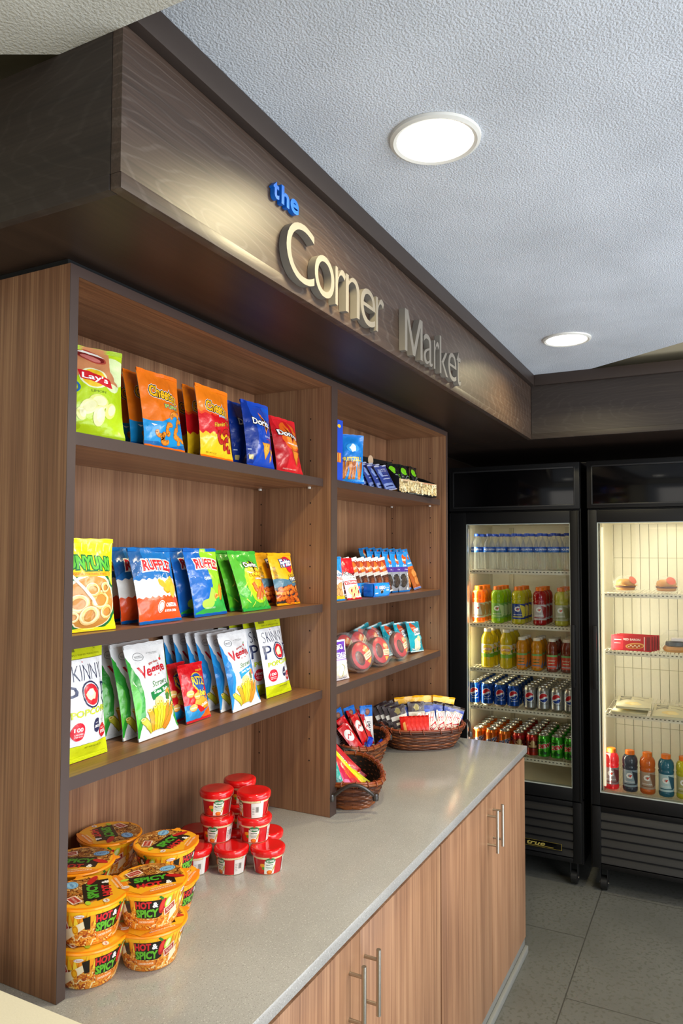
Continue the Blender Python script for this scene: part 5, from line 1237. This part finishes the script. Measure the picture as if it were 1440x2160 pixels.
def a_crush(A): A.T('CRUSH', .50, .52, .34, .26, '14387c', .04, out=[('f4f4f4', .06)], rot=.35).blob(.55, .25, .10, 'f4b43a', 3).P([(.30, .75), (.72, .95), (.72, 1), (.30, 1)], 'e0661a')
def a_redcan(A): A.R(.36, .35, .66, .78, '5a1c16').blob(.51, .66, .07, 'd9b47a', 3).R(.41, .42, .61, .54, 'd9b47a').band(.9, 1, 'c01a2a', .01, 4, top=False).R(.38, .15, .64, .28, '8a2a1c')
def a_dew(A):
    A.P([(.34, .30), (.52, .95), (.66, .6), (.70, .25)], '4fb828').P([(.33, .1), (.48, .4), (.56, .08)], '1f6e1c').P([(.55, .1), (.66, .5), (.70, .1)], '2a8a20').P([(.48, .28), (.58, .2), (.52, .1)], '123c14')
    A.T('Mtn', .44, .80, .18, .12, '123c14', .03, rot=.15).T('DEW', .51, .58, .36, .24, 'd8222a', .06, out=[('f4f0e4', .05)], rot=.18, shear=.3)
XC = XF+.108
def grid_cans(proto, ys, n, z, desc, group, dx=.0685, face=0, back=None):
    cols = ['leftmost', 'second', 'third', 'fourth'] if len(ys) > 2 else ['left', 'right']
    first = True
    for ci, y in enumerate(ys):
        for k in range(n):
            o = proto if first else dup(proto); first = False
            ang = math.atan2(-1.083-y, -.979-XC)-PI+.0+face+rnd.uniform(-.12, .12)
            place(o, (XC+k*dx, y, z+.0004), (0, 0, ang))
            tag(o, f'{desc}, {cols[ci]} column, {["front", "second row back", "third row back", "fourth row back", "fifth row back", "rear"][k]}', 'can', group)
grid_cans(can('1450b0', a_pepsi), [.138-.0-i*.0722-.012 for i in range(4)], 6, .855, 'blue cola can in the cooler', 'blue cola cans')
grid_cans(can('c2c2c0', a_diet, metal=.8), [-.180-i*.0705 for i in range(4)][:3]+[-.3865], 5, .855, 'silver diet cola can in the cooler', 'silver diet cola cans')
grid_cans(can('ef7a1a', a_crush), [.112-.010, .112-.082, .112-.154], 5, .608, 'orange soda can in the cooler', 'orange soda cans')
grid_cans(can('b8301e', a_redcan), [-.118, -.190], 6, .608, 'dark red soda can in the cooler', 'dark red soda cans', dx=.067)
grid_cans(can('3fae28', a_dew), [-.250, -.3195, -.3865], 5, .608, 'green citrus soda can in the cooler', 'green soda cans')
def bottle(name, prof, liq, cap_c, label_art, lz, H, R_, cap, seg=24, clear=False, lm=None):
    bm_ = mat(liq, .1, trans=.92 if clear else .30, ior=1.33 if clear else 1.35, coat=.6, alpha=.22 if clear else 1)
    mb = MB(); mb.lathe(prof, bm_, seg, capb=True, capt=True); o = mb.build(name, angle=60)
    cb = MB(); r0, z0, z1 = cap
    vs = [(r0*(1+(.03 if i % 2 else 0))*math.cos(2*PI*i/36), r0*(1+(.03 if i % 2 else 0))*math.sin(2*PI*i/36)) for i in range(36)]
    cb.prism(vs, z0, z1-.002, mat(cap_c, .35)); cb.lathe([(r0*.98, z1-.002), (r0*.9, z1), (.0001, z1)], mat(cap_c, .35), 24, capb=False, capt=False); cb.build('cap', o)
    if label_art:
        a, b = lz; lb = MB(); mk = lm or (lambda c: mat(c, .35, coat=.2))
        sk = Skin(lambda u, v: (R_*math.cos(u*2*PI), R_*math.sin(u*2*PI), a+v*(b-a)), 28, 1, 2*PI*R_, b-a)
        bc, fn = label_art; sk.base(lb, mk(bc)); A = Art(2*PI*R_, b-a); fn(A); A.put(lb, sk, mk, .0003, .00003); lb.build('label', o)
    return o
def face_ang(x, y): return math.atan2(-1.083-y, -.979-x)-PI
def a_gat(c1, c2):
    def f(A): A.R(.30, 0, .70, 1, c1).T('G', .46, .66, .13, .34, 'f4f4f2', .06).P([(.45, .66), (.53, .74), (.49, .56)], 'd8402a').T('GATORADE', .47, .30, .22, .07, 'f0f0ee', .02).P([(.52, .95), (.70, .8), (.70, .2), (.60, .15)], c2).R(.34, .12, .64, .18, c2)
    return f
GP = [(.024, 0), (.0335, .003), (.0362, .010), (.0362, .022), (.0350, .026), (.0350, .112), (.0365, .118), (.0365, .124), (.034, .129), (.0365, .134), (.0370, .150), (.0345, .166), (.028, .176), (.0215, .182)]
def gat(liq, lc, c1, c2): return bottle('sports_drink_bottle', GP, liq, 'f07a1a', (lc, a_gat(c1, c2)), (.028, .110), .2, .0353, (.0215, .180, .2015))
GS = [('f2861e', 'e8d6c8', 'ece4dc', 'd9a06a', 'orange'), ('a6dc1c', '8cc43c', '7ab84c', 'cfe8a0', 'lime green'), ('d8d01e', '1c3a86', '1f3f92', 'e8d84a', 'yellow with dark blue label'), ('b8101a', 'b8b0b4', 'c0b8bc', '9a2028', 'red'), ('d6d24a', 'b4b890', 'b8bca0', '8a9060', 'pale yellow')]
for i, (g_, y) in enumerate(zip(GS, (.100, -.008, -.122, -.236, -.348))):
    p = gat(*g_[:4])
    for k in range(3):
        o = p if k == 0 else dup(p); x = XC+.004+k*.078; place(o, (x, y-.0*k, 1.3035), (0, 0, face_ang(x, y)))
        tag(o, f'{g_[4]} sports drink bottle in the left cooler, {["front", "middle", "rear"][k]} of its column', 'bottle', 'sports drinks in the left cooler')
WP = [(.022, 0), (.0300, .003), (.0320, .010), (.0305, .020), (.0320, .030), (.0305, .040), (.0320, .050), (.0310, .062), (.0322, .075), (.0322, .120), (.0322, .128), (.030, .142), (.023, .160), (.0155, .175), (.0130, .184), (.0130, .190)]
def a_aqua(A):
    A.band(0, .2, '1a63b8', .04, 5, bot=False).T('AQUAFINA', .48, .5, .34, .42, 'e8f0fa', .02).T('AQUAFINA', .98, .5, .34, .42, 'e8f0fa', .02)
wb = bottle('water_bottle', WP, 'eaf2f2', '1c3fa0', ('1b52b4', a_aqua), (.096, .124), .2, .0326, (.0150, .184, .198), clear=True)
first = True
for k in range(4):
    for i in range(8):
        y = .108-i*.0695-(.012 if k % 2 else 0); x = XC+.004+k*.066
        if y < -.386: y = -.386
        o = wb if first else dup(wb); first = False; place(o, (x, y, 1.5955), (0, 0, face_ang(x, y)+rnd.uniform(-.3, .3)))
        tag(o, f'clear water bottle with blue label, {ORD[i]} from left, {["front row", "second row", "third row", "back row"][k]}', 'bottle', 'water bottles on the top cooler shelf')
LP = [(.024, 0), (.0330, .004), (.0345, .012), (.0335, .030), (.0345, .040), (.0320, .060), (.0315, .105), (.0330, .125), (.0345, .140), (.0335, .158), (.027, .176), (.0200, .188), (.0190, .196)]
def a_lip(A): A.R(0, 0, 1, .28, '7ab42a').E(.48, .60, .15, .36, 'f2d01e').T('LIPTON', .48, .62, .24, .18, 'f6e8d0', .05, out=[('c8281c', .10)]).T('TEA', .48, .30, .12, .12, '3a7a2a', .02).blob(.70, .5, .06, '5a9a2a', 4)
tb = bottle('iced_tea_bottle', LP, 'e0c81c', 'ece6da', ('eae2c4', a_lip), (.058, .128), .21, .0335, (.0190, .194, .212))
for k, (i, j) in enumerate(((0, 0), (0, 1), (0, 2), (1, 0), (1, 1), (1, 2))):
    o = tb if k == 0 else dup(tb); x = XC+.004+j*.074; y = (.050, -.053)[i]+j*-.004; place(o, (x, y, 1.0605), (0, 0, face_ang(x, y)))
    tag(o, f'yellow iced tea bottle, {["left", "right"][i]} column, {["front", "middle", "rear"][j]} one', 'bottle', 'yellow iced tea bottles')
JP = [(.020, 0), (.0275, .003), (.0295, .010), (.0285, .016), (.0285, .092), (.0300, .098), (.0300, .104), (.0275, .109), (.0300, .115), (.0298, .132), (.026, .146), (.0200, .154), (.0190, .160)]
def a_ju(c1, c2, c3, w_):
    def f(A): A.P([(.30, 0), (.66, 0), (.72, .6), (.66, 1), (.30, 1)], c1).P([(.60, 0), (1, 0), (1, .8), (.70, .5)], c3).T(w_, .47, .60, .24, .14, c2, .03).R(.38, .36, .56, .42, c2).R(.34, .12, .60, .2, c3).R(.30, .86, .68, 1, '7ab86a')
    return f
js = [bottle('juice_bottle', JP, 'eca01c', 'efe9dc', ('e9882a', a_ju('ec8a2a', '3a6a2a', '6a86b0', 'Juicy')), (.018, .090), .17, .0289, (.0190, .158, .174)),
      bottle('juice_bottle', JP, '8a3a20', 'efe9dc', ('b4b0a8', a_ju('d8442a', 'dce0c0', 'b8bcc8', 'Juicy')), (.018, .090), .17, .0289, (.0190, .158, .174))]
for i, y in enumerate((-.138, -.218, -.298, -.372)):
    for j in range(3):
        p = js[i//2]; o = p if (i % 2 == 0 and j == 0) else dup(p); x = XC+.004+j*.068; place(o, (x, y, 1.0605), (0, 0, face_ang(x, y)))
        tag(o, f'{["orange", "orange", "reddish brown"][min(i, 2)]} juice bottle, {ORD[i]} column from left, {["front", "middle", "rear"][j]} one', 'bottle', 'small juice bottles')
# right cooler
G2 = [('c8202c', '8a7478', 'a08a8c', '7a2a30', 'red', -.588), ('3c4456', '9fb0b8', '8fa4b0', '2a3240', 'dark slate', -.676), ('e8701c', 'a08870', 'b09a84', '8a5a3a', 'orange', -.757), ('14708e', 'a8ccd4', 'b4d2d8', '1c5a72', 'teal blue', -.842), ('d8d41c', 'b0a870', 'b8b47a', '8a8a30', 'yellow', -.922)]
for g_ in G2:
    p = gat(*g_[:4]); x = XC+.0; place(p, (x, g_[5], .4985), (0, 0, face_ang(x, g_[5])+.1)); tag(p, f'{g_[4]} sports drink bottle on the bottom shelf of the right cooler', 'bottle', 'sports drinks in the right cooler')
def wrap_mesh(W, D, H, seed, m):
    w_ = MB(); n, k = 16, 8; vs = []; fs = []
    for j in range(k+1):
        ph = PI*j/k
        for i in range(n):
            th = 2*PI*i/n; q = 1+.18*noise.noise(Vector((math.cos(th)*2+seed, math.sin(th)*2, ph*2))); s_ = math.sin(ph)**.7
            vs.append((W/2*s_*math.cos(th)*q, D/2*s_*math.sin(th)*q, H/2+H/2*math.cos(ph)*q))
    for j in range(k):
        for i in range(n): fs.append([j*n+i, (j+1)*n+i, (j+1)*n+(i+1) % n, j*n+(i+1) % n])
    w_.add(vs, fs, m); return w_
CLEAR = mat('ffffff', .12, alpha=.09, bump=.5, bscale=70, coat=.6, name='clear_wrap')
def burger():
    mb = MB(); mb.lathe([(.0001, .012), (.040, .012), (.046, .018), (.045, .026)], mat('c98a3c', .5), 24, capb=False).lathe([(.046, .026), (.050, .030), (.048, .036)], mat('6a3a20', .6, bump=.5), 24)
    mb.box(-.040, .040, -.040, .040, .036, .039, mat('f0a81c', .4), 0, Matrix.Rotation(.6, 4, 'Z')); mb.lathe([(.044, .039), (.048, .046), (.043, .060), (.028, .068), (.0001, .070)], mat('d8953f', .42, coat=.2), 24, capt=False)
    o = mb.build('wrapped_sandwich', angle=50); w2 = wrap_mesh(.150, .120, .085, 2, CLEAR); w2.build('clear_wrapper', o, angle=25)
    st = MB(); st.lathe([(.0001, .0005), (.022, 0)], mat('e0501c', .4), 20, capb=False, capt=False); s_ = st.build('round_sticker', o); s_.location = (-.030, -.030, .064); s_.rotation_euler = (.5, -.9, 0)
    return o
bu = burger(); place(bu, (XC+.03, -.663, 1.4875), (0, 0, .3)); tag(bu, 'wrapped cheese sandwich with orange sticker, left one on the top shelf', 'sandwich', 'wrapped sandwiches')
o = dup(bu); place(o, (XC+.03, -.855, 1.4875), (0, 0, -.2)); tag(o, 'wrapped cheese sandwich with orange sticker, right one on the top shelf', 'sandwich', 'wrapped sandwiches')
def a_pizza(A):
    A.R(0, 0, 1, 1, 'c01e2a').R(.04, .06, .30, .94, 'e23440').T('RED BARON', .52, .74, .42, .15, 'f0dcd8', .03).R(.08, .66, .26, .72, 'f2c8c4').R(.08, .44, .24, .48, 'f2c8c4').E(.60, .32, .24, .20, 'e0a456', .1).E(.60, .30, .20, .15, 'b8501e', .1)
    for k in range(6): A.E(.45+k*.05, .26+(k % 2)*.08, .02, .05, 'f2e0c4', n=8)
    A.R(.82, .05, .84, .95, 'f0d8d0').R(.88, .05, .97, .95, '7a1620')
def pizza():
    mb = MB(); W, H = .190, .075; mb.box(-.011, .011, -W/2, W/2, 0, H, matte('a81a26'), .002); A = Art(W, H); a_pizza(A); A.put(mb, Skin(lambda u, v: (-.0112, W/2-u*W, v*H), 1, 1, W, H), matte, .0004)
    o = mb.build('frozen_sandwich_box'); return o
pz = pizza()
for k in range(4):
    o = pz if k == 0 else dup(pz); place(o, (XC-.006+k*.030, -.690-.010*k, 1.1965), (0, .18, -.05)); tag(o, f'red boxed hot sandwich in the right cooler, {POS[k]}', 'food box', 'red boxed sandwiches')
ba = MB(); ba.lathe([(.018, .008), (.052, .006), (.060, .018), (.052, .032), (.018, .030), (.014, .018), (.018, .008)], mat('c98d4a', .5, bump=.3), 26, capb=False, capt=False); ba.lathe([(.0001, .034), (.048, .036), (.045, .052), (.0001, .060)], mat('3c4450', .5, bump=.5), 20, capb=False, capt=False); ba.box(-.05, .0, -.045, .02, .060, .075, mat('e4dde4', .5), .006)
o = ba.build('wrapped_bagel', loc=(XC+.03, -.893, 1.1965)); wrap_mesh(.155, .150, .110, 5, CLEAR).build('clear_wrapper', o, angle=25); tag(o, 'clear wrapped bagel sandwich at the right of the middle shelf', 'sandwich')
def a_ques(A):
    A.R(0, 0, 1, 1, 'dcd6b8')
    for k in range(3): A.P([(.08, .9-k*.16), (.42, .93-k*.16), (.42, .83-k*.16), (.08, .80-k*.16)], '28241c').R(.14, .85-k*.16, .36, .865-k*.16, 'd8d2b4')
    A.R(.50, .80, .92, .86, '8a8470').R(.5, .5, .8, .54, '98927a').blob(.5, .22, .22, 'efd58c', 4).blob(.56, .20, .15, 'f6e4a8', 6)
def ques():
    W, D = .165, .30; mb = MB(); f = lambda u, v: (-D/2+v*D, W/2-u*W, .012+.012*math.sin(PI*u)*math.sin(PI*v)+.003*noise.noise(Vector((u*6, v*8, 1))))
    sk = Skin(f, 10, 12, W, D); sk.base(mb, mat('dcd6b8', .35, coat=.3)); mb.box(-D/2+.002, D/2-.002, -W/2+.002, W/2-.002, .001, .012, mat('cfc8a8', .45), .002); A = Art(W, D); 
    a2 = Art(W, D); a_ques(a2); a2.put(mb, sk, lambda c: mat(c, .35, coat=.3), .0005)
    return mb.build('tortilla_pack')
qp = ques()
for k, (y, x, z) in enumerate(((-.680, XC+.08, 0), (-.865, XC+.08, 0), (-.690, XC+.10, .026))):
    o = qp if k == 0 else dup(qp); place(o, (x, y, .8845+z), (0, 0, .03*k)); tag(o, f'flat clear tortilla pack on the lower middle shelf, {["left one", "right one", "top of the left stack"][k]}', 'food pack', 'flat tortilla packs')
